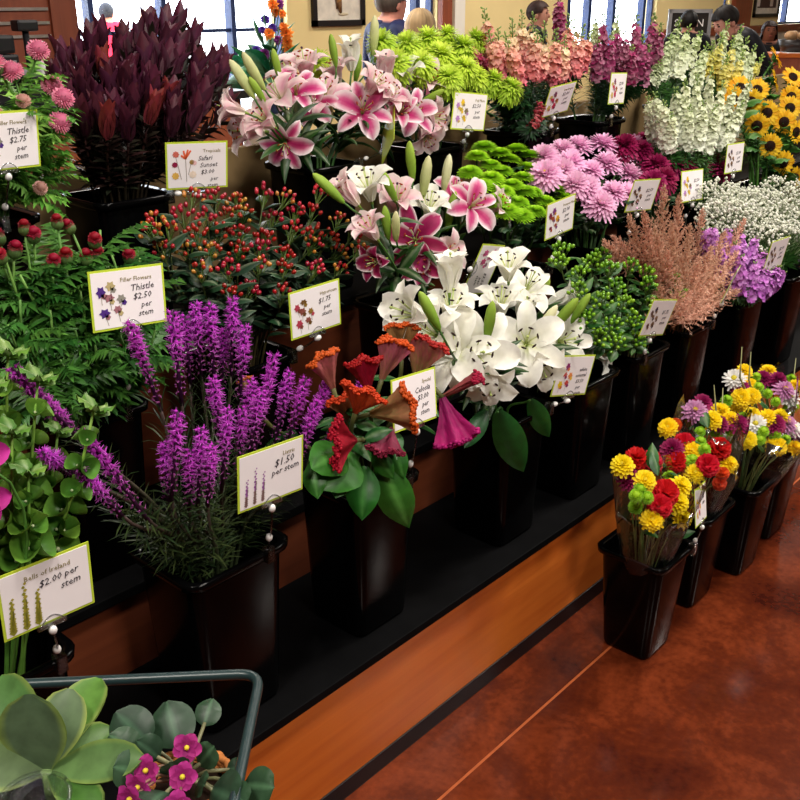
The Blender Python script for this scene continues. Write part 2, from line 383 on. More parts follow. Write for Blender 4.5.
# ================================================================== PRICE TAGS
def textmesh(s, size, shear=0):
    cu = bpy.data.curves.new('lettering', 'FONT'); cu.body = s; cu.size = size; cu.shear = shear; cu.align_x = 'LEFT'; cu.resolution_u = 1; cu.extrude = .00015
    o = bpy.data.objects.new('lettering', cu); COL.objects.link(o)
    dg = bpy.context.evaluated_depsgraph_get(); me = bpy.data.meshes.new_from_object(o.evaluated_get(dg)); bpy.data.objects.remove(o); bpy.data.curves.remove(cu)
    return me
TXT = {}
TW, TH = .14, .106
card_me = MB().box((-TW / 2, 0, -TH / 2), (TW / 2, .0012, TH / 2)).mesh('card', 'lime', False)
face_me = MB().box((-TW / 2 + .004, -.0006, -TH / 2 + .004), (TW / 2 - .004, .0006, TH / 2 - .004)).mesh('card_face', 'card', False)
ball_me = MB().ball((0, 0, 0), (.0065, .0065, .009), 10, 6).mesh('ball_joint', 'white_plastic')
def clip_mesh():
    b = MB(); b.box((-.022, -.003, -.004), (.022, .003, .004)); b.tube([(-.018 + .036 * i / 8, -.0035, .004 + .012 * math.sin(PI * i / 8)) for i in range(9)], .0012, 5); return b.mesh('card_clip', 'clear_plastic', False)
clip_me = clip_mesh()
rimclip_me = MB().box((-.008, -.010, -.022), (.008, .006, .008)).box((-.006, -.012, -.012), (.006, -.010, .004)).box((-.006, .006, -.018), (.006, .010, -.002)).mesh('rim_clip', 'clear_plastic', False)
def picture(kind):
    b = MB(); y = -.0012
    def disc(x, z, r, c, k=8, e=1.0, jag=.25):
        n = k * 2; b.add([(x, y, z)] + [(x + r * (1 - jag * (i % 2)) * math.cos(2 * PI * i / n), y, z + e * r * (1 - jag * (i % 2)) * math.sin(2 * PI * i / n)) for i in range(n)], [(0, 1 + (i + 1) % n, 1 + i) for i in range(n)], hx(c))
    def line(x0, z0, x1, z1, wd, c):
        d = V((x1 - x0, 0, z1 - z0)).normalized(); n = V((-d.z, 0, d.x)) * wd / 2
        b.add([V((x0, y, z0)) + n, V((x0, y, z0)) - n, V((x1, y, z1)) - n, V((x1, y, z1)) + n], [(0, 1, 2, 3)], hx(c))
    if kind == 'tropic':
        for x, z, c, r in ((-.047, .026, 'cf6a5c', .008), (-.05, .003, '8c1540', .007), (-.049, -.022, 'dcae52', .009), (-.012, .008, '9a7b3c', .006), (-.006, .006, 'e7b9bc', .006), (-.010, -.02, 'ecd9c8', .009)): disc(x, z, r, c)
        for q in ((-.047, .018, -.036, -.03), (-.026, .02, -.024, -.036), (-.014, .004, -.02, -.02)): line(*q, .0012, '8c7f78')
        for q in ((-.026, .016, -.030, .034), (-.026, .016, -.020, .036), (-.026, .016, -.014, .034), (-.026, .016, -.036, .024)): line(*q, .004, 'e5633a')
    elif kind in ('bells', 'liatris'):
        for x, h, in ((-.056, .056), (-.036, .075), (-.018, .055)) if kind == 'bells' else ((-.054, .05), (-.036, .068), (-.019, .055)):
            line(x, -.044, x + .004, -.04 + h * .55, .0016, '6d6a4a')
            for i in range(14):
                q = i / 14; c = ['8c8a2c', 'a59a38'][i % 2] if kind == 'bells' else (['8d4a96', 'a868b0'][i % 2] if q > .35 else '8a6a6a')
                disc(x + .005 * q * (1 if i % 2 else .4), -.042 + h * q, (.0055 if kind == 'bells' else .0036) * (1.15 - .75 * q), c, 4)
    else:
        pal = {'filler': ('4c2a80', 'a06a74', 'b9a878', '8d8a80'), 'hyp': ('b03a50', '8a4a40', '6b4a1c', '8a6a20'), 'mum': ('b784c4', 'c8a828', 'e8c020', '7a6a50'), 'pom': ('7a2040', 'a04a30', '7a3078', 'd8a020'), 'snap': ('c9b060', 'c02850', '7a4060', '9a5030'),
               'lily': ('d05a90', 'c04878', 'd890b0', '80506a'), 'spec': ('e8c020', 'd08028', 'b02030', 'd87040'), 'mix': ('e8c81c', 'c8403a', '8a2868', 'e08848'), 'dark': ('6a4a48', '7a5a40', '4a3a50', '9a7a60')}[kind]
        rr = random.Random(hash(kind) % 1 + len(kind) * 7 + ord(kind[0]))
        spots = ((-.05, .015), (-.036, .004), (-.032, .024), (-.014, .0), (-.046, -.022), (-.022, -.018))
        for i, (x, z) in enumerate(spots):
            line(x, z, x + rr.uniform(-.004, .006), z - .022, .001, 'a09a8c'); disc(x, z, rr.uniform(.0075, .0115), pal[i % 4], 6, rr.uniform(.7, 1.3), .35)
            disc(x + .005, z - .007, .0055, pal[(i + 1) % 4], 5)
    return b.mesh('printed_picture', 'print', False)
PICS = {}
def lettering(s, size, mat, shear=0):
    k = (s, size, mat, shear)
    if k not in TXT:
        me = textmesh(s, size, shear); me.materials.clear(); me.materials.append(MAT[mat]); TXT[k] = me
    return TXT[k]
def price_tag(label, c, rot, pic, title, lines, key, s=1.0, tsize=.0108):
    from mathutils import Euler
    M = Tr(V(c)) @ Euler(rot).to_matrix().to_4x4() @ Sc(s)
    o = thing('price_tag', label, 'price tag', group='price tags clipped to the flower buckets', M=M)
    cd = part('card', card_me, o, None, 'lime green card border'); part('card_face', face_me, cd)
    if pic not in PICS: PICS[pic] = picture(pic)
    part('printed_picture', PICS[pic], cd)
    if title:
        part('lettering', lettering(title, tsize, 'olive_ink'), cd, Tr(.062 - len(title) * tsize * .5, -.001, .029) @ Rx(PI / 2))
    z = .0105
    for i, (t, x, sz) in enumerate(lines):
        part('lettering', lettering(t, sz, 'ink', .25), cd, Tr(x, -.001, z) @ Rx(PI / 2) @ Rz(.05)); z -= .0152
    part('card_clip', clip_me, o, Tr(0, -.001, -TH / 2 - .002))
    b, rz = BK[key]; half = .094 if b.z > 0 else .09
    foot = V((min(max(c[0] + .015, b.x - half + .02), b.x + half - .02), b.y - half - .004, rz))
    Mi = M.inverted(); f = Mi @ foot; top = V((0, -.002, -TH / 2 - .013))
    part('arm', MB().tube([top, top.lerp(f, .5) + V((0, -.004, 0)), f], .0018, 6).mesh('arm', 'clear_plastic'), o)
    for q in (0, .68): part('ball_joint', ball_me, o, Tr(top.lerp(f, q)) @ aim(f - top))
    part('rim_clip', rimclip_me, o, Mi @ Tr(foot))
ps = [('per', .022, .0145), ('stem', .016, .0145)]
def ln(name, price, nx=.004, sz=.0165): return ([(name, nx, sz)] if name else []) + [(price, .008, .0155)] + ps
price_tag('price tag reading Thistle in front of the pink thistles', tuple(at_y(5, 141, 1.75)), (.1, .02, .07), 'filler', 'Filler Flowers', ln('Thistle', '$2.75'), 'pthistle')
price_tag('price tag with tropical flower pictures in front of dark red leucadendron', (1.318, 1.797, 1.259), (.143, .027, -.387), 'tropic', 'Tropicals', [('Safari', .002, .015), ('Sunset', .006, .015), ('$3.00', .008, .0135), ('per', .03, .0125), ('stem', .022, .0125)], 'leuc')
price_tag('price tag turned edgeways in front of the top shelf pink lilies', tuple(at_y(388.5, 135, 1.80)), (.35, -.62, .72), 'lily', '', ln('', '$3.50'), 'star3', .95)
price_tag('price tag in front of the lime green spider mums', (2.304, 1.801, 1.299), (.02, .118, -.118), 'mum', 'Fuji Mum', ln('', '$2.50'), 'fuji')
price_tag('price tag in front of the coral snapdragons', (2.772, 1.798, 1.301), (.376, -.095, -.068), 'snap', 'Snapdragon', ln('', '$2.00'), 'coral', 1, .0105)
price_tag('price tag in front of the purple snapdragons', (3.153, 1.805, 1.312), (.02, .054, .122), 'snap', '', ln('', '$2.00'), 'psnap')
price_tag('price tag reading Thistle in front of the crimson thistles', tuple(at_y(128.5, 297.5, 1.435)), (-.06, .055, -.123), 'filler', 'Filler Flowers', ln('Thistle', '$2.50'), 'rthistle')
price_tag('price tag reading Hypericum in front of the red berries', (1.351, 1.461, .986), (.018, -.042, -.067), 'hyp', 'Hypericum', ln('', '$1.75'), 'rhyp')
price_tag('price tag hanging sideways in front of the middle shelf pink lilies', (1.927, 1.447, .962), (2.232, 1.198, 2.258), 'lily', '', ln('', '$3.50'), 'star2')
price_tag('price tag in front of the green button mums', tuple(at_y(560.2, 217, 1.478)), (.08, -.09, -.02), 'pom', 'Pompon Mum', ln('', '$2.00'), 'pom', 1, .0105)
price_tag('price tag in front of the pale pink mums', (2.795, 1.478, 1.027), (.212, .071, -.131), 'dark', '', ln('', '$2.50'), 'pmum')
price_tag('price tag in front of the burgundy mums', (3.158, 1.487, 1.009), (-.127, .039, -.089), 'mum', '', ln('', '$2.50'), 'burg')
price_tag('price tag in front of the white stock', (3.494, 1.493, 1.065), (-.031, .032, -.029), 'dark', '', ln('', '$2.00'), 'stock')
price_tag('price tag in front of the green hypericum berries', tuple(at_y(658.4, 317.7, 1.13)), (.206, .22, -.005), 'dark', '', ln('', '$1.75'), 'ghyp')
price_tag('price tag in front of the salmon astilbe', tuple(at_y(731, 284, 1.13)), (.319, .115, .32), 'dark', '', ln('', '$2.00'), 'astilbe')
price_tag('price tag in front of the lilac stock', tuple(at_y(776.6, 254, 1.165)), (.157, .012, -.039), 'dark', '', ln('', '$2.00'), 'pstock')
price_tag('price tag reading Liatris with purple spikes printed on it', (.940, 1.142, .854), (.037, .034, -.048), 'liatris', 'Liatris', [('$1.50', .006, .019), ('per stem', 0, .0165)], 'liatris')
price_tag('price tag reading Celosia among the cockscombs', tuple(at_y(414.7, 399.5, 1.15)), (-.14, .09, .05), 'spec', 'Special', ln('Celosia', '$3.00', .0, .0165), 'celosia')
price_tag('price tag with mixed flowers printed on it under the white lilies', tuple(at_y(573.4, 375.5, 1.16)), (.066, .221, -.114), 'mix', '', [('white', .018, .0135), ('oriental', .008, .0135), ('$3.50', .014, .0135), ('per', .02, .0125), ('stem', .02, .0125)], 'white1')
bc = at_y(91, 571, 1.15) - V((.07, 0, 0))
price_tag('price tag reading Bells of Ireland beside the green bells', tuple(bc), (.03, .02, -.02), 'bells', 'Bells of Ireland', [('$2.00 per', -.012, .0155), ('stem', .02, .016)], 'bells', 1, .0118)
price_tag('price tag on a post clipped to the nearest floor bucket of wrapped bouquets', tuple(at_y(700.7, 504, .855)), (-.2, .231, .21), 'mix', '', ps, 'floor0', .9)

# ================================================================== FLOWERS: shared tools
def bez(p0, p1, p2, p3, n):
    out = []
    for i in range(n + 1):
        t = i / n; s = 1 - t; out.append(p0 * s ** 3 + p1 * 3 * s * s * t + p2 * 3 * s * t * t + p3 * t ** 3)
    return out
def stemline(key, tip, d, n=9, k=.4):
    b, rz = BK[key]; tip = V(tip); d = V(d).normalized()
    lat = V((tip.x - b.x, tip.y - b.y, 0)); L = lat.length
    ud = lat / L if L > 1e-6 else V((1, 0, 0))
    base = V((b.x, b.y, b.z + .012)) - ud * min(.03, L * .2) + V((R.uniform(-.02, .02), R.uniform(-.02, .02), 0))
    gate = V((b.x, b.y, rz)) + ud * min(.055, L * .6) + V((R.uniform(-.015, .015), R.uniform(-.015, .015), 0))
    m = (tip - gate).length
    lo = bez(base, base.lerp(gate, .4), base.lerp(gate, .7), gate, 2)
    t0 = (gate - base).normalized()
    hi = bez(gate, gate + t0 * m * .4, tip - d * m * k, tip, n - 2)
    return base, lo[:-1] + hi
def stem_part(root, base, pts, r0, r1, col0, col1=None, n=5, mat='stalk', name='stem'):
    k = len(pts); col1 = col1 or col0
    me = MB().tube([p - base for p in pts], [r0 + (r1 - r0) * i / (k - 1) for i in range(k)], n, [mixc(col0, col1, i / (k - 1)) for i in range(k)]).mesh(name, mat)
    return part(name, me, root)
def along(pts, q):
    x = q * (len(pts) - 1); i = min(int(x), len(pts) - 2); p = pts[i].lerp(pts[i + 1], x - i); return p, (pts[i + 1] - pts[i]).normalized()
def leaves(root, base, pts, meshes, n, q0, q1, s0=.8, s1=1.2, name='leaf', down=0):
    sp = R.uniform(0, 6.28)
    for i in range(n):
        q = q0 + (q1 - q0) * (i + R.random() * .8) / n; p, t = along(pts, q)
        t = (t + V((0, 0, .6))).normalized()
        part(name, R.choice(meshes), root, Tr(p - base) @ aim(t, sp + i * 2.4 + R.uniform(-.4, .4)) @ Sc(R.uniform(s0, s1)))
def leafmesh(L, W, a0, a1, c0, c1, name='leaf', fold=.5, ns=6, nt=5, prof=None, ruffle=0, mat='leaf', rib=.12):
    c0, c1 = hx(c0) if isinstance(c0, str) else c0, hx(c1) if isinstance(c1, str) else c1
    mid = mixc(c1, (1, 1, .7), rib)
    return MB().petal(L, W, a0, a1, lambda q, t: mid if abs(t) < .1 else mixc(c0, c1, q * .6 + abs(t) * .3), ns, nt, -fold, prof or (lambda q: max(.06, math.sin(PI * q ** .8) ** .9 if q < 1 else 0.02)), None, ruffle).mesh(name, mat)
def foliage_mesh(L, n, ll, lw, c0, c1, a0=30, a1=80, r=.003, seed=1, taper=.6):
    rr = random.Random(seed); b = MB()
    for i in range(n):
        q = (i + rr.random()) / n; s = ll * rr.uniform(.7, 1.2) * (1 - taper * q * .5); c = mixc(hx(c0), hx(c1), rr.random())
        b.petal(s, lw * rr.uniform(.8, 1.2), a0 + rr.uniform(-15, 15), a1 + rr.uniform(-20, 30), c, 3, 3, .3, None, Tr(0, 0, L * q) @ Rz(i * 2.4 + rr.random()), 0, 1, r)
    return b.mesh('foliage', 'leaf')
def foliage(root, base, pts, me, q0, q1, L):
    p, _ = along(pts, q0); e, _ = along(pts, q1); d = e - p
    part('foliage', me, root, Tr(p - base) @ aim(d, R.uniform(0, 6)) @ Sc(1, 1, d.length / L))
def jit(a): return R.uniform(-a, a)
def ylerp(v, v0, v1, yb, yf): return yb + (yf - yb) * max(0, min(1, (v - v0) / (v1 - v0)))

# ------------------------------------------------------------------ lilies
def lily_petal(kind, style, wide):
    L = .098; W = (.054 if wide else .038)
    if kind == 'white':
        ctr, mar, mid = hx('f4f2e4'), hx('fbfaf4'), hx('d9e2a0')
        def cf(q, t): return mixc(mid, mixc(ctr, mar, abs(t)), min(1, q * 2.2 + abs(t) * 1.2))
    elif kind == 'star':
        deep, pk, wh = hx('c0236e'), hx('e88fb4'), hx('fbeef0')
        def cf(q, t):
            e = abs(t) ** 1.5 + max(0, q - .62) * 1.7; c = mixc(deep, pk, min(1, e * 1.2)); return mixc(c, wh, max(0, e - .35) * 1.7)
    elif kind == 'deep':
        deep, pk, wh = hx('8d1248'), hx('c33a72'), hx('fbeff0')
        def cf(q, t):
            e = abs(t) ** 2.2 + max(0, q - .75) * 2; return mixc(mixc(deep, pk, e), wh, max(0, e - .55) * 2.2)
    else:   # pale
        a, b_, c_ = hx('e6a6ba'), hx('f5e3e0'), hx('d7dfa8')
        def cf(q, t): return mixc(mixc(c_, a, min(1, q * 3)), b_, abs(t) * .9 + max(0, q - .5))
    a0, a1, pw = {'open': (32, 128, 1.5), 'half': (14, 105, 2.4), 'trumpet': (7, 62, 3.2)}[style]
    prof = lambda q: max(.05, (.34 + .66 * math.sin(min(1, q / .6) * PI / 2)) * (1 if q < .6 else max(0, math.cos((q - .6) / .4 * PI / 2)) ** .7))
    return MB().petal(L, W, a0 + (0 if wide else 3), a1, cf, 9, 7, .45 if style != 'open' else .3, prof, None, .0022, pw, .003, 1 if wide else 2).mesh('petal', 'petal')
LP = {}
def lily_bloom(root, M, kind, style):
    for wd in (0, 1):
        if (kind, style, wd) not in LP: LP[kind, style, wd] = lily_petal(kind, style, wd)
    if ('st', kind) not in LP:
        b = MB(); an = hx('2c1410') if kind == 'white' else hx('a03c18')
        for i in range(6):
            a = i * PI / 3 + .3; p = [V((0, 0, .0)), V((math.cos(a) * .009, math.sin(a) * .009, .045)), V((math.cos(a) * .02, math.sin(a) * .02, .072))]
            b.tube(p, .0011, 4, hx('cfd890')); b.ball(p[2], (.0022, .006, .0022), 6, 4, an, 0, Rz(a).to_3x3())
        b.tube([(0, 0, 0), (0, 0, .085)], .0016, 5, hx('c8d890')); b.ball((0, 0, .086), .0034, 6, 4, hx('5a3050') if kind != 'white' else hx('b8c878'))
        b.tube([(0, 0, -.012), (0, 0, .006)], [.003, .005], 6, hx('8fae4a')); LP['st', kind] = b.mesh('stamens', 'petal')
    bl = part('bloom', LP['st', kind], root, M)
    sp = R.uniform(0, 2)
    for i in range(6):
        wd = i % 2; part('petal', LP[kind, style, wd], bl, Rz(sp + i * PI / 3 + jit(.08)) @ Ry(jit(.1)) @ Sc(R.uniform(.93, 1.07)))
    return bl
def bud_mesh(c0, c1):
    pr = [(.003, -.008), (.007, 0), (.0105, .02), (.0125, .045), (.011, .07), (.006, .086), (.001, .092)]
    return MB().lathe(pr, 12, [mixc(hx(c0), hx(c1), i / 6) for i in range(7)], 0, lambda a, z: .10 * math.cos(3 * a)).mesh('bud', 'petal')
BUD = {'green': bud_mesh('6d9a2c', 'a9c44e'), 'cream': bud_mesh('a9bf5c', 'e9e3b8'), 'white': bud_mesh('dfe39c', 'f3f1d2')}
LILY_LEAF = [leafmesh(.115, .03, 25, 95, '16340f', '24501a'), leafmesh(.13, .027, 35, 120, '122d10', '1f4718'), leafmesh(.1, .032, 30, 80, '1a3d14', '2c5a1e')]
SG = hx('3d6a26'); SD = hx('254a1a')
def lily_stem(key, label, group, y, items, nleaf=9, name='lily_stem', s=1.0):
    # items: (u, v, dir, kind, style|bud, scale); first item ends the stem, the others branch from it
    heads = []
    for (u, v, d, kind, style, hs) in items:
        d = D(*d) if isinstance(d, tuple) else d; c = at_y(u, v, y + jit(.015)); heads.append((c - d * (.05 * hs), d, kind, style, hs))
    tip = heads[0][0]; base, pts = stemline(key, tip, (heads[0][1] + V((0, 0, .8))).normalized())
    nb = sum(1 for h_ in heads if h_[3] == 'bud'); no = len(heads) - nb; wd_ = ('no', 'one', 'two', 'three')
    op = sum(1 for h_ in heads if h_[3] == 'open'); txt = label % (('%s wide open bloom%s' % (wd_[no], '' if no == 1 else 's') if op == no else '%s bloom%s' % (wd_[no], '' if no == 1 else 's') + (', %s wide open' % wd_[op] if op else '')) + (' and %s bud%s' % (wd_[nb], '' if nb == 1 else 's') if nb else ''))
    o = thing(name, txt, 'lily', base, group)
    stem_part(o, base, pts, .0042, .003, SD, SG)
    for i, (p, d, kind, style, hs) in enumerate(heads):
        if i:
            q, t = along(pts, .78 - .03 * i); L = (p - q).length
            stem_part(o, base, bez(q, q + t * L * .4, p - d * L * .35, p, 6), .003, .0024, SG, SG, name='pedicel')
        M = Tr(p - base) @ aim(d, R.uniform(0, 6))
        if style == 'bud': part('bud', BUD[kind], o, M @ Sc(hs))
        else: lily_bloom(o, M @ Sc(hs), kind, style)
    leaves(o, base, pts, LILY_LEAF, nleaf, .28, .9, .8 * s, 1.15 * s)
    return o
UPW = (0, 1, .15)
g3 = 'stargazer lily stems on the top shelf'; l3 = 'pink lily stem with %s on the top shelf'
for y, it in ((1.80, [(284, 147, (.0, -.25, 1), 'star', 'open', .8), (262, 118, (-.5, .5, .6), 'pale', 'half', .85), (256, 88, (-.5, .9, .2), 'green', 'bud', .7)]),
              (1.84, [(244, 131, (-1, .1, .5), 'pale', 'half', 1.0), (240, 76, (-.55, .9, 0), 'cream', 'bud', 1.0), (228, 108, (-1, .3, .2), 'pale', 'half', .8)]),
              (1.90, [(272, 88, (-.5, .8, .5), 'pale', 'open', .95), (252, 68, (-.5, .9, 0), 'cream', 'bud', 1.0), (296, 84, (.1, .6, .7), 'star', 'open', .9)]),
              (1.97, [(304, 62, (-.1, 1, .3), 'pale', 'half', 1.05), (276, 62, (-.2, 1, 0), 'green', 'bud', .8), (288, 72, (-.4, .9, .3), 'pale', 'half', .9)]),
              (1.93, [(325, 88, (.1, .7, .6), 'pale', 'open', .95), (333, 48, (-.15, 1, 0), 'green', 'bud', .85), (330, 108, (0, 1, .3), 'cream', 'bud', .7), (312, 100, (-.1, .4, .9), 'star', 'open', .8)]),
              (1.99, [(351, 52, (0, 1, .15), 'white', 'trumpet', 1.0), (374, 32, (.05, 1, 0), 'cream', 'bud', 1.05), (358, 66, (.2, 1, .1), 'green', 'bud', .8), (335, 68, (-.2, 1, .2), 'pale', 'half', .9)]),
              (1.82, [(364, 106, (.15, .5, 1), 'star', 'open', 1.02), (390, 92, (.5, .5, .5), 'pale', 'half', .9), (376, 82, (.6, .7, .3), 'pale', 'half', .95)]),
              (1.88, [(404, 70, (-.3, 1, .35), 'white', 'half', 1.0), (428, 76, (.5, .6, .6), 'pale', 'half', 1.0), (385, 66, (.1, 1, .2), 'pale', 'trumpet', .9)]),
              (1.82, [(436, 118, (.9, -.1, .6), 'pale', 'half', 1.0), (433, 96, (.95, .55, .1), 'green', 'bud', .85), (415, 108, (.3, .5, .8), 'star', 'open', .85)]),
              (1.80, [(427, 138, (.4, -.6, .7), 'pale', 'half', .9), (402, 110, (.2, .4, .9), 'star', 'half', .9)])):
    lily_stem('star3', l3, g3, y, it)
g2 = 'stargazer lily stems on the middle shelf'; l2 = 'pink lily stem with %s on the middle shelf'
for y, it in ((1.56, [(367, 182, (-.2, 1, .35), 'white', 'half', 1.0), (326, 186, (-.7, .7, .1), 'green', 'bud', .95), (346, 190, (-.6, .8, .2), 'pale', 'trumpet', .9)]),
              (1.60, [(396, 196, (.1, 1, .5), 'pale', 'half', 1.05), (388, 184, (-.4, .9, .1), 'green', 'bud', .9), (411, 158, (-.1, 1, 0), 'green', 'bud', 1.0)]),
              (1.58, [(430, 203, (.15, 1, .5), 'white', 'half', 1.0), (426, 174, (.15, 1, 0), 'cream', 'bud', 1.1), (411, 222, (.1, 1, .2), 'green', 'bud', .9)]),
              (1.62, [(456, 188, (.2, .8, .6), 'star', 'open', .8), (447, 170, (.15, 1, 0), 'white', 'bud', 1.0), (452, 208, (.2, 1, .1), 'green', 'bud', 1.1)]),
              (1.55, [(476, 202, (.3, .5, .8), 'star', 'open', .92), (500, 204, (.9, .6, .3), 'pale', 'half', .9)]),
              (1.50, [(414, 238, (-.1, .35, 1), 'deep', 'open', 1.05), (386, 220, (-.1, 1, .2), 'green', 'bud', .85), (396, 224, (0, 1, .3), 'cream', 'bud', .8)]),
              (1.49, [(423, 264, (.1, -.1, 1), 'deep', 'half', .9), (449, 252, (.7, .3, .7), 'pale', 'half', .9)]),
              (1.50, [(374, 262, (-.7, .0, .8), 'deep', 'half', .75), (368, 226, (-.5, .8, .3), 'pale', 'half', .8)])):
    lily_stem('star2', l2, g2, y, it)
gw = 'white lily stems on the lower shelf'; lw = 'white lily stem with %s on the lower shelf'
for key, y, it in (('white1', 1.20, [(450, 346, (-.35, .55, .9), 'white', 'open', 1.2), (428, 308, (-.45, .9, .1), 'green', 'bud', .95)]),
                   ('white1', 1.17, [(479, 352, (.15, .35, 1), 'white', 'open', 1.2), (490, 318, (.1, 1, .1), 'green', 'bud', .95)]),
                   ('white1', 1.17, [(489, 382, (.05, -.5, 1), 'white', 'half', 1.05)]),
                   ('white1', 1.27, [(452, 304, (.05, 1, .3), 'white', 'half', 1.05), (450, 270, (0, 1, 0), 'white', 'trumpet', 1.0)]),
                   ('white1', 1.25, [(406, 312, (-.8, .4, .5), 'white', 'half', 1.1), (424, 330, (-.6, .5, .6), 'white', 'open', .95)]),
                   ('white1', 1.30, [(501, 300, (.0, 1, .3), 'white', 'half', 1.05), (508, 264, (-.1, 1, .3), 'white', 'half', .95)]),
                   ('white2', 1.36, [(530, 282, (.25, .9, .5), 'white', 'open', 1.0), (541, 292, (.5, .9, .0), 'green', 'bud', 1.0)]),
                   ('white2', 1.20, [(527, 340, (-.1, .5, .9), 'white', 'open', 1.2), (548, 318, (.5, .9, .2), 'white', 'bud', .95)]),
                   ('white2', 1.18, [(541, 366, (.2, -.35, 1), 'white', 'half', 1.1)]),
                   ('white2', 1.22, [(568, 340, (.3, .4, .9), 'white', 'open', 1.05), (566, 312, (.6, .85, .1), 'green', 'bud', 1.1), (582, 306, (.5, .9, 0), 'green', 'bud', .9)]),
                   ('white2', 1.24, [(602, 350, (.9, .2, .5), 'white', 'half', 1.1)]),
                   ('white2', 1.30, [(564, 298, (.9, .5, .2), 'white', 'trumpet', 1.0), (525, 308, (.1, 1, .3), 'white', 'trumpet', .9)])):
    lily_stem(key, lw, gw, y, it, 8)
# three long leaves hanging out over the white lily buckets
BIG = leafmesh(.15, .04, 60, 165, '14401a', '1f5a22', fold=.35)
for u0, v0, u1, v1, y in ((498, 412, 522, 470, 1.17), (487, 410, 463, 450, 1.17), (530, 400, 548, 436, 1.18)):
    p = at_y(u0, v0, y); q = at_y(u1, v1, y - .01); base, pts = stemline('white1', p, D(.2, .6, .5)); o = thing('lily_stem', 'trimmed lily stem with long dark leaf hanging over the bucket front', 'lily', base, 'trimmed lily stems with hanging leaves')
    stem_part(o, base, pts, .004, .003, SD, SG); L = (q - p).length
    d = (q - p).normalized(); n = (-FH + V((0, 0, .5))); n = (n - d * n.dot(d)).normalized()
    me = MB().petal(L, L * .38, 70, 100, lambda s, t: mixc(hx('123a16'), hx('1f5a22'), abs(t) * .5 + s * .5), 8, 5, -.35).mesh('leaf', 'leaf')
    M = Matrix((d, d.cross(n) * -1, n)).transposed().to_4x4(); part('leaf', me, o, Tr(p - base) @ M @ Sc(1.0))

# ------------------------------------------------------------------ leucadendron
BR = [leafmesh(.088, .037, 4, 14, '381726', '5e2638', 'bract', -.4, 6, 5, lambda q: max(.08, math.sin(PI * (.12 + .86 * q ** .85)) ** .8), mat='leaf', rib=0),
      leafmesh(.076, .032, 9, 28, '301424', '4e2034', 'bract', -.5, 6, 5, lambda q: max(.08, math.sin(PI * (.12 + .86 * q ** .85)) ** .8), mat='leaf', rib=0),
      leafmesh(.08, .033, 4, 16, '5c2028', '8a3430', 'bract', -.4, 6, 5, lambda q: max(.08, math.sin(PI * (.12 + .86 * q ** .85)) ** .8), mat='leaf', rib=0)]
LF = [foliage_mesh(.3, 46, .07, .013, '1d2416', '331a1c', 15, 45, .003, s) for s in (1, 2)]
top = [(45, 62), (80, 48), (120, 36), (165, 26), (200, 36), (232, 62)]
def topv(u):
    for (a, b), (c, d) in zip(top, top[1:]):
        if a <= u <= c: return b + (d - b) * (u - a) / (c - a)
    return 62
hl = []
for r, (lo, hi, n) in enumerate(((58, 226, 13), (52, 230, 13), (62, 226, 12), (78, 215, 9), (95, 205, 5))):
    for i in range(n):
        u = lo + (hi - lo) * (i + .5) / n + jit(5); hl.append((u, topv(u) + 8 + r * 20 + jit(12), 2.05 - r * .055 + jit(.02)))
for k, (u, v, y) in enumerate(hl):
    p = at_y(u, v, y); d = (p - V((1.19, 1.935, .98))).normalized(); d = (d + V((0, 0, .2)) + V((jit(.22), jit(.22), 0))).normalized()
    base, pts = stemline('leuc', p - d * .035, d); red = R.random() < .09; o = thing('leucadendron_stem', 'leucadendron stem with bright rust red bracts among the burgundy ones' if red else 'burgundy leucadendron stem ' + ('leaning out towards the pink thistles' if u < 95 else 'leaning out towards the pink lilies' if u > 195 else 'standing tall in front of the window' if y > 1.97 else 'standing low above its bucket'), 'flower', base, 'leucadendron stems')
    stem_part(o, base, pts, .003, .0028, hx('2a2a18'), hx('3c1c1c')); foliage(o, base, pts, LF[k % 2], .3, 1.0, .3)
    hd = part('flower_head', MB_CONE if 'MB_CONE' in globals() else globals().setdefault('MB_CONE', MB().ball((0, 0, .02), (.006, .006, .022), 6, 4, hx('3a1018')).mesh('flower_head', 'leaf')), o, Tr(p - base - d * .035) @ aim(d, R.uniform(0, 6)))
    for i in range(8):
        part('bract', BR[2] if red else BR[0 if i < 4 else 1], hd, Rz(i * 2.4) @ Tr(.003, 0, -.004 * (i // 4)) @ Sc(R.uniform(.85, 1.1)))

# ------------------------------------------------------------------ thistles
def thistle_leaf(seed, k0='2c5a20', k1='4d8434'):
    rr = random.Random(seed); b = MB(); c0, c1 = hx(k0), hx(k1)
    b.petal(.09, .012, 40, 90, c1, 5, 3, .2)
    for i in range(7):
        q = .15 + .8 * i / 7
        for s in (-1, 1):
            th = math.radians(40 + 50 * q * .6); p = V((math.sin(math.radians(40 + 25 * q)) * .09 * q, 0, math.cos(math.radians(40 + 25 * q)) * .09 * q))
            b.petal(.03 * (1.1 - q * .6), .011, 20, 30, mixc(c0, c1, rr.random()), 2, 3, .3, lambda q: max(.05, 1 - q), Tr(p) @ Ry(math.radians(55)) @ Rx(-s * rr.uniform(.8, 1.2)))
    return b.mesh('leaf', 'leaf')
TL = [thistle_leaf(1), thistle_leaf(2)]; TLP = [thistle_leaf(1, '4c8a2c', '86bc52'), thistle_leaf(2, '5a9a38', '92c45c')]
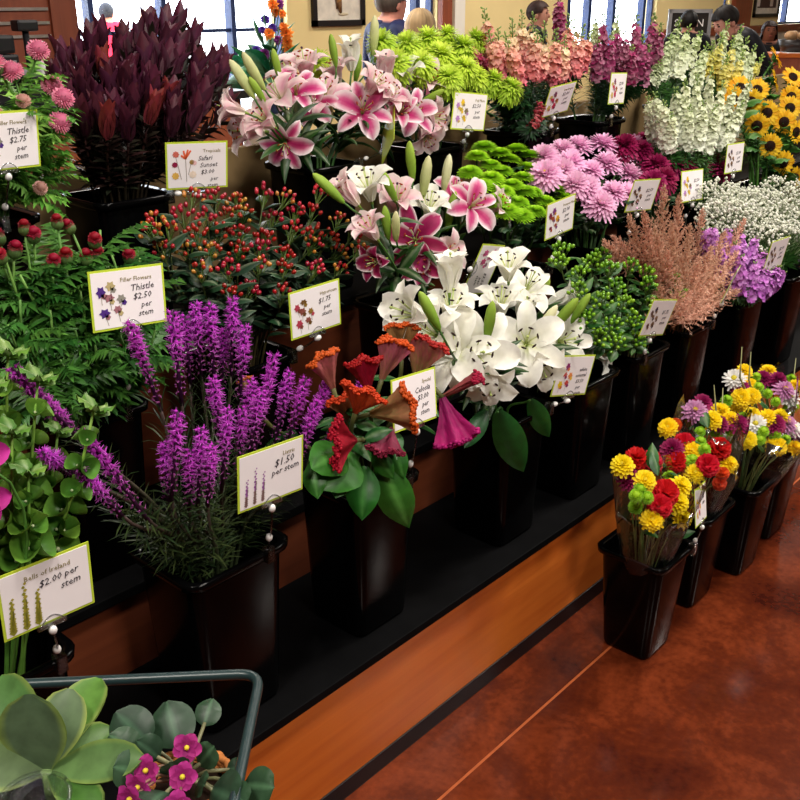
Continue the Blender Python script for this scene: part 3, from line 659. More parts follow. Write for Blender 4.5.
def thistle_head(ctuft, cb, rt, seed):
    rr = random.Random(seed); b = MB(); b.ball((0, 0, .008), (.012, .012, .012), 10, 6, hx(cb))
    for i in range(40): b.petal(.006, .004, 30, 5, mixc(hx(cb), hx('8aa060'), rr.random()), 1, 2, 0, None, Tr(0, 0, .002 + .013 * (i / 40)) @ Rz(i * 2.4) @ Tr(.0115 * math.sin(PI * (.25 + .6 * i / 40)), 0, 0))
    t = MB(); t.ball((0, 0, .022), (rt * .75, rt * .75, rt * .6), 10, 6, mixc(hx(ctuft), (0, 0, 0), .25))
    for i in range(150):
        a = i * 2.39996; q = (i + .5) / 150; th = math.acos(1 - q * 1.15)
        t.petal(rt * rr.uniform(.9, 1.1), .0022, math.degrees(th), math.degrees(th) + 10, mixc(hx(ctuft), (1, .85, .9), rr.random() * (.25 if rt > .013 else .05)), 1, 2, 0, lambda q: 1, Tr(0, 0, .016) @ Rz(a))
    return b.mesh('bulb', 'leaf'), t.mesh('tuft', 'petal')
TH_R = thistle_head('a80c2c', '4e6a38', .0115, 3); TH_P = thistle_head('e77a9c', '5c7a48', .0195, 4); TH_B = thistle_head('d8a092', '7a8a58', .015, 5)
TFOL = [foliage_mesh(.3, 60, .07, .012, '1f4a1a', '47802f', 30, 95, .003, s) for s in (5, 6)]
def thistle(key, u, v, y, hd, label, group, d=None, bare=False, nl=9, hs=1):
    p = at_y(u, v, y); d = d or D(jit(.35), 1, jit(.3) + .2); base, pts = stemline(key, p, d); o = thing('thistle_stem', label, 'thistle', base, group)
    stem_part(o, base, pts, .0035, .0022, hx('35602a'), hx('6c9a48')); leaves(o, base, pts, TLP if key == 'pthistle' else TL, nl, .42 if key == 'pthistle' else .35, .93, .8, 1.3)
    if key != 'pthistle': foliage(o, base, pts, R.choice(TFOL), .3, .85, .3)
    if not bare:
        M = Tr(p - base) @ aim(d) @ Sc(hs); h = part('bulb', hd[0], o, M); part('tuft', hd[1], h)
lr, gr = 'thistle stem with small crimson head and spiny leaves on the middle shelf', 'crimson thistles'
for (u, v) in ((14, 257), (25, 234), (34, 241), (72, 232), (95, 246), (88, 264), (97, 261), (66, 263), (53, 269), (118, 355), (2, 262), (0, 244), (58, 228), (130, 262)):
    thistle('rthistle', u, v, 1.55 if v < 300 else 1.50, TH_R, lr, gr, None, False, 9, 1.05 if v > 240 else .9)
for (u, v) in ((20, 300), (50, 310), (75, 330), (30, 345), (60, 360), (95, 345), (110, 250), (140, 258), (155, 330), (8, 325), (20, 275), (120, 335), (45, 285), (80, 290), (100, 230), (35, 378)):
    thistle('rthistle', u, v, 1.56 - .0009 * (v - 230), TH_R, 'leafy thistle stem without flower ' + ('hanging low under the crimson thistles' if v > 300 else 'standing between the crimson thistles'), 'bare thistle stems', None, True, 11)
lp, gp = 'thistle stem with fluffy pink head in the top shelf bucket', 'pink thistles'
for (u, v, r) in ((36, 56, .5), (15, 78, 0), (50, 91, .5), (60, 103, .6), (56, 127, .7), (0, 70, -.3)):
    thistle('pthistle', u, v + 2, 1.88 if v < 100 else 1.82, TH_P, lp, gp, D(r, .8, .5), False, 8, 1.12)
for (u, v, r) in ((26, 107, 0), (2, 120, -.3), (37, 192, .8)): thistle('pthistle', u, v, 1.82, TH_B, 'thistle stem with small faded beige pink head in the top shelf bucket', 'faded thistles', D(r, .7, .6), False, 8, .95)
for (u, v) in ((20, 100), (5, 130), (45, 150), (62, 160), (30, 185), (10, 175)): thistle('pthistle', u, v, 1.86, TH_P, 'leafy thistle stem without a flower among the pink thistles', 'bare thistle stems', None, True, 10)

# ------------------------------------------------------------------ hypericum
def berries(cb, cx, seed, n=15, r=.0058, spread=.026):
    rr = random.Random(seed); b = MB()
    for i in range(n):
        a = i * 2.4; q = math.sqrt((i + .5) / n); p = V((spread * q * math.cos(a), spread * q * math.sin(a), .022 * (1 - q * q) + rr.uniform(-.006, .008)))
        b.tube([(0, 0, -.03), p * .6 + V((0, 0, -.008)), p], .0009, 3, hx('55702c'), 0, False)
        d = (p + V((0, 0, .03))).normalized(); c = hx(rr.choice(cb)); b.ball(p, (r * .9, r * .9, r * 1.15), 7, 5, c, 0, aim(d).to_3x3())
        for k in range(4): b.petal(.0105, .008, 75, 45, hx(cx), 1, 2, 0, None, Tr(p - d * r) @ aim(d, k * 1.57))
    return b.mesh('berry_cluster', 'berry')
HR = [berries(('a01420', '8a0f1a', 'b02420'), '86a838', s, 9, .0056, .025) for s in (1, 2)] + [berries(('a8241c', 'b8782c', '98a030', 'a01c20'), '8aa832', 3, 9, .0052, .025)]
HG = [berries(('6f9e1e', '7fae28', '5a8a1a'), '5a8a22', s, 15, .0058, .029) for s in (4, 5)]
HL = [leafmesh(.068, .034, 40, 85, '142e1c', '223f2a'), leafmesh(.058, .03, 45, 100, '17331e', '28482e')]
HLG = [leafmesh(.055, .028, 40, 85, '1f4a1c', '376a28'), leafmesh(.048, .026, 45, 100, '245222', '3f742c')]
def hyper(key, spots, bm, lm, label, group, name):
    p = at_y(*spots[0]); d = (p - V((BK[key][0].x, BK[key][0].y, BK[key][1] - .12))).normalized(); d = (d + V((0, -.2, .6))).normalized()
    base, pts = stemline(key, p - d * .02, d); o = thing(name, label, 'berries', base, group)
    stem_part(o, base, pts, .003, .002, hx('3c2a18'), hx('4a5a28'))
    part('berry_cluster', R.choice(bm), o, Tr(p - d * .02 - base) @ aim(d, R.uniform(0, 6)))
    for s in spots[1:]:
        q = at_y(*s); a, t = along(pts, .8); e = (q - a).normalized(); e = (e + V((0, -.2, .7))).normalized()
        stem_part(o, base, bez(a, a.lerp(q, .4), q - e * .04, q - e * .02, 4), .0018, .0014, hx('4a5a28'), name='branch')
        part('berry_cluster', R.choice(bm), o, Tr(q - e * .02 - base) @ aim(e, R.uniform(0, 6)))
    leaves(o, base, pts, lm, 14 if key == 'rhyp' else 10, .42, .99, .8, 1.2)
gen = []
for (v, lo, hi, n, y) in ((192, 175, 330, 6, 1.72), (208, 145, 355, 9, 1.68), (226, 138, 372, 10, 1.64), (244, 150, 376, 9, 1.60), (262, 190, 360, 6, 1.56), (284, 215, 300, 3, 1.53)):
    for i in range(n): gen.append((lo + (hi - lo) * (i + .5) / n + jit(6), v + jit(6), y + jit(.015)))
gen.sort(key=lambda a: a[0])
while gen:
    a = gen.pop(0); near = sorted(gen, key=lambda b: (b[0] - a[0]) ** 2 + (b[1] - a[1]) ** 2)[:1]; sp_ = [a]
    if near and R.random() < .6: gen.remove(near[0]); sp_.append(near[0])
    hyper('rhyp', sp_, HR, HL, 'hypericum stem with %s of red berries %s' % ('one cluster' if len(sp_) == 1 else 'two clusters', 'beside the thistles' if sp_[0][0] < 220 else 'beside the pink lilies' if sp_[0][0] > 300 else 'in the middle of its bunch'), 'red hypericum stems', 'hypericum_stem')
for (u, v, y) in ((564, 245, 1.36), (560, 258, 1.34), (600, 250, 1.36), (580, 268, 1.30), (608, 262, 1.30), (632, 262, 1.30), (648, 270, 1.28), (580, 285, 1.26), (615, 280, 1.25), (652, 280, 1.25), (678, 278, 1.26), (683, 292, 1.22), (600, 296, 1.24), (625, 297, 1.22), (585, 315, 1.21), (612, 320, 1.19), (635, 315, 1.19), (640, 338, 1.17), (618, 338, 1.17), (655, 300, 1.22), (598, 335, 1.2), (664, 268, 1.3), (592, 255, 1.38)):
    hyper('ghyp', [(u + jit(2), v + jit(2), y)], HG, HLG, 'hypericum stem with clusters of bright green berries', 'green hypericum stems', 'hypericum_stem')

# ------------------------------------------------------------------ liatris
def liatris_spike(seed):
    rr = random.Random(seed); b = MB(); L = .17
    b.tube([(0, 0, -.02), (0, 0, L)], [.004, .002], 5, hx('4c1f4a'))
    n = 62
    for i in range(n):
        q = i / n; z = L * q; a = i * 2.39996; r = .0042 * (1 - .5 * q); op = min(1, max(0, (q - .22) * 2.2))
        c = mixc(hx('7a4a52'), hx('cc3acb'), op); rad = (.0032 + .0042 * op) * (1.0 if q < .85 else .75)
        M = Tr(r * math.cos(a), r * math.sin(a), z) @ Rz(a) @ Ry(math.radians(62))
        b.ball(M @ V((0, 0, .004)), rad * .62, 5, 3, mixc(c, hx('ac2ab2'), .4))
        for k in range(int(2 + 7 * op)):
            b.petal(rad * rr.uniform(1.3, 2.0), .0016, rr.uniform(5, 60), rr.uniform(30, 95), mixc(c, hx('e47cec'), rr.random() * .7), 2, 2, 0, lambda q: 1 - .6 * q, M @ Tr(0, 0, .004) @ Rz(rr.uniform(0, 6.28)))
    return b.mesh('flower_spike', 'petal')
LS = [liatris_spike(s) for s in (1, 2, 3)]
LGF = [foliage_mesh(.3, 70, .06, .0032, '1c3018', '3c4a26', 25, 60, .002, s) for s in (8, 9)]
for (u0, v0, u1, v1, y) in ((129, 322, 158, 402, 1.30), (172, 312, 181, 396, 1.34), (195, 303, 201, 372, 1.36), (210, 305, 214, 376, 1.35), (233, 298, 231, 372, 1.36), (245, 325, 240, 397, 1.32), (185, 316, 190, 380, 1.38), (224, 330, 222, 385, 1.38),
                            (213, 378, 221, 442, 1.25), (228, 408, 222, 482, 1.22), (243, 408, 238, 470, 1.27), (178, 412, 172, 492, 1.22), (202, 428, 198, 498, 1.21), (190, 450, 189, 505, 1.22), (165, 442, 168, 500, 1.24), (252, 380, 245, 440, 1.30),
                            (274, 354, 256, 446, 1.27), (262, 390, 250, 450, 1.25), (306, 378, 286, 448, 1.27), (330, 378, 300, 452, 1.25), (364, 380, 318, 456, 1.23), (318, 400, 295, 470, 1.22), (290, 372, 275, 440, 1.31),
                            (82, 432, 142, 512, 1.20), (80, 470, 118, 512, 1.19), (12, 368, 72, 432, 1.28), (42, 452, 76, 474, 1.22), (45, 400, 78, 436, 1.3), (212, 445, 208, 500, 1.19)):
    a = at_y(u0, v0, y - .015); e = at_y(u1, v1, y); d = a - e; L = d.length; d = d.normalized()
    base, pts = stemline('liatris', e, d); o = thing('liatris_stem', 'purple liatris spike ' + ('leaning out towards the bells of Ireland' if u0 < 100 else 'leaning over towards the celosia' if u0 > 285 else 'standing tall at the back of its bucket' if y > 1.28 else 'standing low above its bucket rim'), 'flower', base, 'liatris stems')
    stem_part(o, base, pts, .0035, .003, hx('2c4020'), hx('4a3a38')); part('flower_spike', R.choice(LS), o, Tr(e - base) @ aim(d, R.uniform(0, 6)) @ Sc(1.0, 1.0, L / .17))
    foliage(o, base, pts, R.choice(LGF), .2, .98, .3)

# ------------------------------------------------------------------ bells of Ireland
def bell():
    pr = [(.002, 0), (.008, .003), (.0125, .009), (.0165, .017), (.0195, .024)]
    b = MB().lathe(pr, 15, [mixc(hx('3c6c1e'), hx('6c9a38'), i / 4) for i in range(5)], 0, lambda a, z: .07 * math.cos(3 * a) * (z / .02)); b.ball((0, 0, .005), .003, 6, 4, hx('d8e2b0')); return b.mesh('bell', 'leaf')
BELL = bell(); BLF = leafmesh(.034, .03, 40, 80, '3f6d26', '668f38', ruffle=.004)
for (u0, v0, u1, v1, y, sc_) in ((38, 378, 22, 560, 1.24, 1.0), (94, 408, 66, 560, 1.17, .95), (8, 352, -4, 560, 1.27, 1.05), (-12, 385, -14, 570, 1.22, 1.0), (12, 430, 8, 570, 1.18, .9), (58, 430, 48, 565, 1.26, .8), (28, 470, 30, 560, 1.16, .9)):
    a = at_y(u0, v0, y); e = at_y(u1, v1, y); d = (a - e).normalized(); base, pts = stemline('bells', a, d, 12, .45)
    o = thing('bells_of_ireland_stem', 'bells of Ireland stem with stacked green cups' + (', leaning towards the liatris' if u0 > 50 else ', standing above its tag'), 'flower', base, 'bells of Ireland stems'); stem_part(o, base, pts, .004, .002, hx('4c7a2c'), hx('7fae46'))
    L = (a - e).length; n = max(3, int(L / .038))
    for i in range(n):
        q = i / n; p, t = along(pts, 1 - (1 - q) * min(.62, L / .5)); sp0 = R.uniform(0, 6)
        for k in range(3):
            s = sc_ * (1.15 - .55 * q) * R.uniform(.85, 1.1); M = Tr(p - base) @ aim(t, sp0 + k * PI / 2) @ Tr(.004, 0, 0) @ Ry(math.radians(R.uniform(35, 65)))
            part('bell', BELL, o, M @ Sc(s))
    p = pts[-1]
    for k in range(5): part('leaf', BLF, o, Tr(p - base - V((0, 0, .006 * (k // 2)))) @ aim(d, k * 1.3) @ Sc(sc_))
# orchid stem leaning in from the side
ob = thing('orchid_stem', 'magenta orchid stem leaning among the bells of Ireland', 'flower', (BK['bells'][0].x - .03, BK['bells'][0].y, .345)); obb = V(ob.location)
op_ = at_y(-22, 452, 1.17); base, pts = stemline('bells', op_, D(-.3, .6, .6)); pts = [p - base + obb for p in pts]; stem_part(ob, obb, pts, .003, .002, SG)
OP = MB().petal(.04, .036, 65, 100, lambda q, t: mixc(hx('8c1468'), hx('d83aa8'), q), 8, 7, .3, lambda q: max(.1, math.sin(PI * (.06 + .93 * q)) ** .6)).mesh('petal', 'petal')
OC = MB().ball((0, 0, .004), (.006, .006, .009), 8, 5, hx('e8d8a0')).mesh('bloom', 'petal')
for (u, v) in ((-22, 455), (-20, 500)):
    bl = part('bloom', OC, ob, Tr(at_y(u, v, 1.17) - obb) @ aim(D(.5, .2, 1)))
    for k in range(5): part('petal', OP, bl, Rz(k * 2 * PI / 5))

# ------------------------------------------------------------------ celosia
def fan(c0, c1, cc, seed, wid=1.0):
    rr = random.Random(seed); H = .092; Wt = .10 * wid; n = 23; m = 13; b = MB(); fr = [[], []]; cl = []
    for s, sg in enumerate((1, -1)):
        rows = []; cols = []
        for i in range(m):
            q = i / (m - 1); row = []
            for j in range(n):
                t = -1 + 2 * j / (n - 1); wd = .007 + (Wt / 2 - .007) * q ** 1.25; arch = H * q * (1 - .12 * t * t * q)
                row.append(V((wd * t, sg * (.004 + .0035 * q) * math.sqrt(max(.02, 1 - t * t * .9)) + .007 * q * math.sin(t * 6 + seed) + rr.uniform(-.0012, .0012), arch + rr.uniform(-.001, .001)))); cols.append(mixc(mixc(hx(c0), hx(c1), q + rr.uniform(-.3, .3)), (0, 0, 0), rr.uniform(0, .25)))
            rows.append(row)
        b.grid(rows, cols); fr[s] = rows[-1]
    crest = MB()
    for j in range(n * 8):
        x = j / (n * 8 - 1) * (n - 1); i = min(int(x), n - 2); f_ = x - i; p = fr[0][i].lerp(fr[0][i + 1], f_).lerp(fr[1][i].lerp(fr[1][i + 1], f_), rr.random()); r = rr.uniform(.0022, .0042)
        crest.ball(p + V((rr.uniform(-.002, .002), rr.uniform(-.006, .006), rr.uniform(-.003, .004))), (r * 1.2, r, r * .9), 6, 4, mixc(hx(cc), (0, 0, 0), rr.random() * .35))
    return b.mesh('fan_head', 'petal'), crest.mesh('crest', 'petal')
CLF = leafmesh(.12, .055, 50, 120, '17471a', '27651f', fold=.3, ns=8)
CS = hx('4a6a2c')
def celosia(u, v, d, n, cols, label, s=1.0, y=1.18, spin=0, nl=2, wid=1.0):
    p = at_y(u, v, y); d = D(*d); base, pts = stemline('celosia', p - d * .045 * s, d); o = thing('celosia_stem', label, 'flower', base, 'cockscomb celosia stems')
    stem_part(o, base, pts, .004, .005, hx('2c4a1c'), hx('5a5a30')); f, c = fan(*cols, n, wid)
    # turn the broad side of the fan to the aisle
    z = d; nn = (-FH + V((0, 0, .2))); nn = (nn - z * nn.dot(z)).normalized(); M = Matrix((nn.cross(z), nn * 1, z)).transposed().to_4x4()
    if M.determinant() < 0: M = Matrix((z.cross(nn), nn, z)).transposed().to_4x4()
    h = part('fan_head', f, o, Tr(p - d * .045 * s - base) @ M @ Rz(spin) @ Sc(s)); part('crest', c, h); leaves(o, base, pts, [CLF], nl + 2, .5, .9, .45, .8)
TAN, PKO = '9a6a48', 'c08a68'
celosia(402, 340, (0, 1, .1), 1, ('8a6a3a', 'b08050', 'd8641c'), 'cockscomb celosia with flat orange crest beneath the white lilies', .72, 1.24)
celosia(389, 360, (.35, 1, .1), 2, ('b07a5a', 'c8647a', 'e0621c'), 'cockscomb celosia with pink fan and short orange crest', .95, 1.20, .3, 2, .8)
celosia(421, 360, (.25, 1, .1), 3, ('a08a4c', 'b85a60', 'd84a38'), 'cockscomb celosia with olive pink fan and red crest next to its tag', 1.0, 1.22, -.2)
celosia(391, 411, (.85, .3, .4), 4, ('a89058', 'bb7a58', 'de5a1c'), 'large tan cockscomb celosia with orange crest in front of its tag', .98, 1.11, 0, 3)
celosia(366, 376, (-.1, 1, .3), 5, ('a01830', '9a1028', 'b00e22'), 'crimson cockscomb celosia with rounded ruffled head', .8, 1.17, .2, 2, .9)
celosia(360, 402, (.3, .9, .5), 6, ('c84a28', 'd85a2a', 'e0481c'), 'orange red cockscomb celosia with tightly ruffled head', .75, 1.15, 0, 2, 1.2)
celosia(346, 442, (-.4, .3, .8), 7, ('8c1420', 'a81424', 'b8101e'), 'blood red cockscomb celosia drooping over the bucket edge', .85, 1.13, .4, 2, 1.2)
celosia(450, 420, (.3, -.75, .5), 8, ('8a1458', 'b81e6e', 'c0207a'), 'magenta cockscomb celosia hanging down beside its tag', 1.1, 1.15, 0, 0, .9)
celosia(462, 386, (.85, .6, .2), 9, ('a05a50', 'b04a58', 'b01840'), 'slender rose cockscomb celosia with small dark crest reaching towards the lilies', .95, 1.15, 1.2, 1, .45)
celosia(328, 372, (-.2, 1, .3), 10, ('b0705a', 'c86a70', 'dc5a1c'), 'pink cockscomb celosia with orange crest beside the liatris', .85, 1.22, .5, 2, .8)
celosia(248, 388, (-.2, 1, .1), 11, ('9a8040', 'b08a50', 'd06a1c'), 'small orange celosia tip standing among the liatris', .45, 1.33, .5, 0, .7)
celosia(388, 440, (-.2, -.3, .9), 12, ('7a2a40', '96304c', 'a02a48'), 'dusky rose cockscomb celosia below the large tan one', .75, 1.13, .4, 1)
celosia(345, 408, (-.1, .9, .5), 13, ('a06a4a', 'b87a58', 'd8501c'), 'tan cockscomb celosia with orange crest tucked behind the crimson one', .7, 1.2, .3, 2, .9)
fo = thing('celosia_stem', 'trimmed celosia stem with broad green leaves hanging over the bucket front', 'flower', (1.285, 1.26, .345), 'cockscomb celosia stems'); fb = V(fo.location)
stem_part(fo, fb, [fb, V((1.285, 1.23, .6)), V((1.28, 1.2, .74))], .005, .004, CS)
for (u0, v0, u1, v1, wd) in ((352, 452, 322, 492, .8), (312, 462, 318, 500, .6), (364, 466, 362, 522, .62), (380, 462, 410, 530, .45), (345, 450, 310, 470, .6), (372, 450, 395, 480, .5), (350, 455, 335, 500, .6), (390, 440, 405, 480, .5)):
    p = at_y(u0, v0, 1.17); q = at_y(u1, v1, 1.13); L = (q - p).length; d = (q - p).normalized(); n = (-FH + V((0, 0, .6))); n = (n - d * n.dot(d)).normalized()
    me = MB().petal(L, L * wd, 60, 115, lambda s, t: mixc(hx('1a4c16'), hx('2f7424'), abs(t) * .5 + s * .4) if abs(t) > .15 else hx('4a8a3c'), 8, 7, -.3, None, None, .004).mesh('leaf', 'leaf')
    part('leaf', me, fo, Tr(p - fb) @ Matrix((d, n.cross(d), n)).transposed().to_4x4() )

# ------------------------------------------------------------------ astilbe
def plume(seed):
    rr = random.Random(seed); b = MB(); L = .2; b.tube([(0, 0, -.05), (0, 0, L)], [.002, .0008], 4, hx('8a5a3c'))
    for i in range(64):
        q = i / 64; z = L * (q * .97); ln_ = (.062 * (1 - q) ** .9 + .007) * rr.uniform(.8, 1.15); a = i * 2.39996; el = math.radians(52 - 20 * q + rr.uniform(-8, 8))
        d = V((math.cos(a) * math.sin(el), math.sin(a) * math.sin(el), math.cos(el))); c = mixc(hx('c98e74'), hx('efc0a6'), rr.random())
        p0 = V((0, 0, z)); b.tube([p0, p0 + d * ln_ * .6, p0 + d * ln_ + V((0, 0, .006))], [.0012, .001, .0005], 3, c, 0, False)
        for k in range(max(3, int(ln_ / .0042))):
            f = (k + .7) / max(3, int(ln_ / .0042)); p = p0 + d * ln_ * f; e = V((rr.uniform(-1, 1), rr.uniform(-1, 1), rr.uniform(-.4, 1))).normalized()
            b.petal(rr.uniform(.006, .011) * (1.2 - f * .5), .0046, 10, 30, mixc(c, hx('f6d6c0'), rr.random() * .5), 1, 2, 0, lambda q: 1 - .6 * q, Tr(p) @ aim(e))
    return b.mesh('plume', 'petal')
PLM = [plume(s) for s in (1, 2, 3)]
for (u0, v0, u1, v1, y) in ((664, 184, 660, 262, 1.36), (679, 194, 676, 270, 1.34), (643, 210, 655, 270, 1.32), (629, 214, 645, 275, 1.34), (703, 208, 692, 278, 1.34), (745, 218, 715, 286, 1.28), (690, 224, 682, 290, 1.28), (655, 226, 664, 290, 1.28), (672, 222, 672, 285, 1.30), (726, 230, 702, 292, 1.26),
                            (712, 245, 694, 305, 1.23), (738, 250, 704, 302, 1.22), (700, 256, 686, 312, 1.22), (686, 250, 680, 310, 1.24), (742, 288, 700, 308, 1.2), (725, 275, 690, 318, 1.2), (705, 285, 685, 322, 1.19), (690, 290, 676, 325, 1.19), (680, 280, 672, 322, 1.2), (716, 258, 690, 310, 1.25), (668, 250, 668, 305, 1.27), (650, 246, 660, 300, 1.29), (720, 302, 682, 322, 1.18), (660, 285, 664, 325, 1.2), (603, 240, 628, 270, 1.36), (612, 236, 640, 268, 1.4)):
    a = at_y(u0, v0, y - .02); e = at_y(u1, v1, y); d = a - e; L = d.length; d.normalize(); base, pts = stemline('astilbe', e, d); o = thing('astilbe_stem', 'salmon astilbe plume ' + ('drooping low towards the bucket rim' if y < 1.21 else 'leaning towards the lilac stock' if u0 > 695 else 'leaning towards the green berries' if u0 < 650 else 'standing upright in the middle of its bunch'), 'flower', base, 'astilbe stems')
    stem_part(o, base, pts, .0022, .0016, hx('5a4a28'), hx('8a5a3c')); part('plume', R.choice(PLM), o, Tr(e - base) @ aim(d, R.uniform(0, 6)) @ Sc(.95, .95, L / .2))

# ------------------------------------------------------------------ spikes of stock and snapdragon
def stock_spike(cols, seed, L=.14, r=.02, nf=34, lush=1.0, green=.75, gcol='7f9a52'):
    rr = random.Random(seed); b = MB(); b.tube([(0, 0, -.03), (0, 0, L)], [.003, .0015], 4, hx('5a7a3a'))
    for i in range(nf):
        q = i / nf; a = i * 2.39996; rad = r * (1 - .62 * q ** 1.6); jt = rr.uniform(.75, 1.3); M = Tr(rad * .55 * math.cos(a), rad * .55 * math.sin(a), L * q + rr.uniform(-.005, .005)) @ Rz(a + rr.uniform(-.35, .35)) @ Ry(math.radians(78 - 45 * q + rr.uniform(-25, 20))) @ Sc(jt)
        if q > green:
            b.ball(M @ V((0, 0, .002)), (.0028, .0028, .0048), 5, 4, mixc(hx(gcol), hx('a8bf70'), rr.random()), 0, M.to_3x3()); continue
        c = mixc(hx(cols[0]), hx(cols[1]), min(1, q / green + rr.uniform(-.12, .12)))
        for k in range(5):
            b.petal(rad * .78 * lush, rad * .72 * lush, 25 + rr.uniform(-10, 10), 100 + rr.uniform(-20, 20), mixc(c, (1, 1, 1), rr.random() * .18), 2, 3, .4, lambda q: .45 + .55 * math.sin(q * PI * .6 + .5), M @ Rz(k * 1.257 + rr.random() * .5))
    return b.mesh('flower_spike', 'petal')
FOLN = [foliage_mesh(.3, 70, .05, .007, '24481e', '3d6a2c', 35, 85, .003, s) for s in (11, 12)]
FOLD = [foliage_mesh(.3, 70, .055, .008, '16301a', '28502a', 35, 90, .003, s) for s in (13, 14)]
def spike(key, u0, v0, u1, v1, y, mes, label, group, name, w_=1.0, fol=FOLN, L0=.14):
    a = at_y(u0, v0, y - .01); e = at_y(u1, v1, y); d = a - e; L = d.length; d.normalize(); base, pts = stemline(key, e, d, 9, .3)
    o = thing(name, label, 'flower', base, group); stem_part(o, base, pts, .0032, .0026, hx('2f5522'), hx('5a8038'))
    part('flower_spike', R.choice(mes), o, Tr(e - base) @ aim(d, R.uniform(0, 6)) @ Sc(w_, w_, L / L0)); foliage(o, base, pts, R.choice(fol), .25, 1.0, .3); foliage(o, base, pts, R.choice(fol), .45, .95, .3)
PST = [stock_spike(('c05cca', 'de90e2'), s, .11, .022, 30, 1.1, .9) for s in (1, 2)]
for (u0, v0, u1, v1, y) in ((712, 226, 716, 262, 1.30), (728, 228, 728, 264, 1.30), (742, 230, 738, 268, 1.27), (756, 236, 748, 272, 1.25), (720, 244, 722, 280, 1.26), (742, 254, 738, 292, 1.19), (756, 262, 748, 296, 1.18), (768, 268, 756, 296, 1.17), (780, 266, 764, 292, 1.17), (736, 242, 732, 284, 1.22), (765, 250, 752, 285, 1.2), (704, 228, 710, 262, 1.32), (785, 272, 768, 290, 1.19)):
    spike('pstock', u0, v0, u1, v1, y, PST, 'stock stem with lilac purple blossoms behind the astilbe', 'lilac stock stems', 'stock_stem', 1.05, FOLN, .11)
CORAL = [stock_spike(('dd4a6c', 'f5c2a4'), s, .17, .0225, 42, 1.05, .72, '8fae56') for s in (3, 4)] + [stock_spike(('e05c74', 'f6e2b4'), 5, .17, .0225, 42, 1.05, .66, '9ab860')]
PURP = [stock_spike(('8a1252', 'b02c70'), s, .17, .0225, 42, 1.05, .78, '7a8a4a') for s in (6, 7)]
WHT = [stock_spike(('e6ecd2', 'd2dfa8'), s, .17, .0225, 42, 1.0, .8, '90ae58') for s in (8, 9, 10)]
YEL = [stock_spike(('e6d030', 'e9e68a'), s, .17, .018, 44, 1.05, .72, 'a4bd5a') for s in (11, 12)]
lc, gc = 'snapdragon stem with coral to peach blossoms on the top shelf', 'coral snapdragon stems'
for (u0, v0, u1, v1, y) in ((484, 8, 492, 62, 1.98), (498, 28, 500, 72, 1.92), (512, 18, 514, 72, 1.94), (522, 10, 522, 62, 2.0), (533, 12, 534, 68, 1.93), (545, 22, 540, 78, 1.88), (556, 28, 554, 82, 1.86), (570, 14, 564, 70, 1.95), (584, 24, 574, 78, 1.87), (576, 20, 570, 66, 2.0), (505, 34, 520, 84, 1.86), (565, 36, 562, 82, 1.85), (592, 30, 580, 72, 1.9), (538, 30, 532, 80, 1.86), (488, 30, 500, 78, 1.9)):
    spike('coral', u0, v0, u1, v1, y, CORAL, lc, gc, 'snapdragon_stem', 1.05, FOLD, .17)
for (u0, v0, u1, v1, y) in ((545, 104, 532, 128, 1.82), (540, 100, 538, 118, 1.84)): spike('coral', u0, v0, u1, v1, y, [stock_spike(('b81030', 'd03050'), 15, .17, .017, 40, 1, .9)], 'short crimson snapdragon low in front of the coral ones', 'crimson snapdragons', 'snapdragon_stem', 1.0, FOLD, .17)
for (u0, v0, u1, v1, y) in ((478, 36, 492, 66, 2.0), (470, 48, 488, 74, 1.97)): spike('coral', u0, v0, u1, v1, y, [stock_spike(('b8184a', 'd84a78'), 16, .17, .02, 40, 1.1, .95)], 'cerise snapdragon between the coral ones and the spider mums', 'cerise snapdragons', 'snapdragon_stem', 1.1, FOLD, .17)
lpp, gpp = 'snapdragon stem with dark magenta blossoms on the top shelf', 'dark magenta snapdragon stems'
for (u0, v0, u1, v1, y) in ((558, -6, 560, 38, 2.03), (604, 12, 600, 72, 1.92), (612, 32, 606, 80, 1.88), (637, 14, 634, 66, 1.97), (655, 12, 648, 68, 1.93), (662, 22, 654, 72, 1.9), (626, 30, 624, 74, 1.9), (644, 34, 638, 80, 1.86), (618, 26, 616, 70, 1.95), (598, 34, 596, 78, 1.9), (650, 44, 642, 84, 1.86), (632, 44, 630, 84, 1.86)):
    spike('psnap', u0, v0, u1, v1, y, PURP, lpp, gpp, 'snapdragon_stem', 1.05, FOLD, .17)
for (u0, v0, u1, v1, y) in ((596, 14, 594, 58, 2.0), (618, 8, 612, 74, 2.0)): spike('psnap', u0, v0, u1, v1, y, WHT, 'greenish white snapdragon standing among the magenta ones', 'white snapdragons among magenta ones', 'snapdragon_stem', .95, FOLN, .17)
lww, gww = 'snapdragon stem with greenish white blossoms near the sunflowers', 'white snapdragon stems'
for (u0, v0, u1, v1, y) in ((680, 18, 668, 72, 1.98), (690, 24, 676, 78, 1.92), (672, 34, 658, 80, 1.9), (702, 30, 684, 70, 2.0), (728, 20, 716, 72, 1.96), (742, 24, 732, 76, 1.93), (748, 36, 736, 84, 1.9), (662, 60, 650, 84, 1.88), (708, 42, 694, 88, 1.9), (756, 44, 742, 88, 1.92)):
    spike('wsnap', u0, v0, u1, v1, y, WHT, lww, gww, 'snapdragon_stem', 1.25, FOLN, .17)
for (u0, v0, u1, v1, y) in ((722, 32, 714, 80, 1.9), (734, 36, 726, 84, 1.88), (714, 40, 704, 84, 1.92), (744, 50, 732, 90, 1.87), (764, 54, 744, 88, 1.95), (728, 54, 720, 92, 1.86)):
    spike('wsnap', u0, v0, u1, v1, y, YEL, 'snapdragon stem with yellow blossoms above the white stock', 'yellow snapdragon stems', 'snapdragon_stem', 1.25, FOLN, .17)
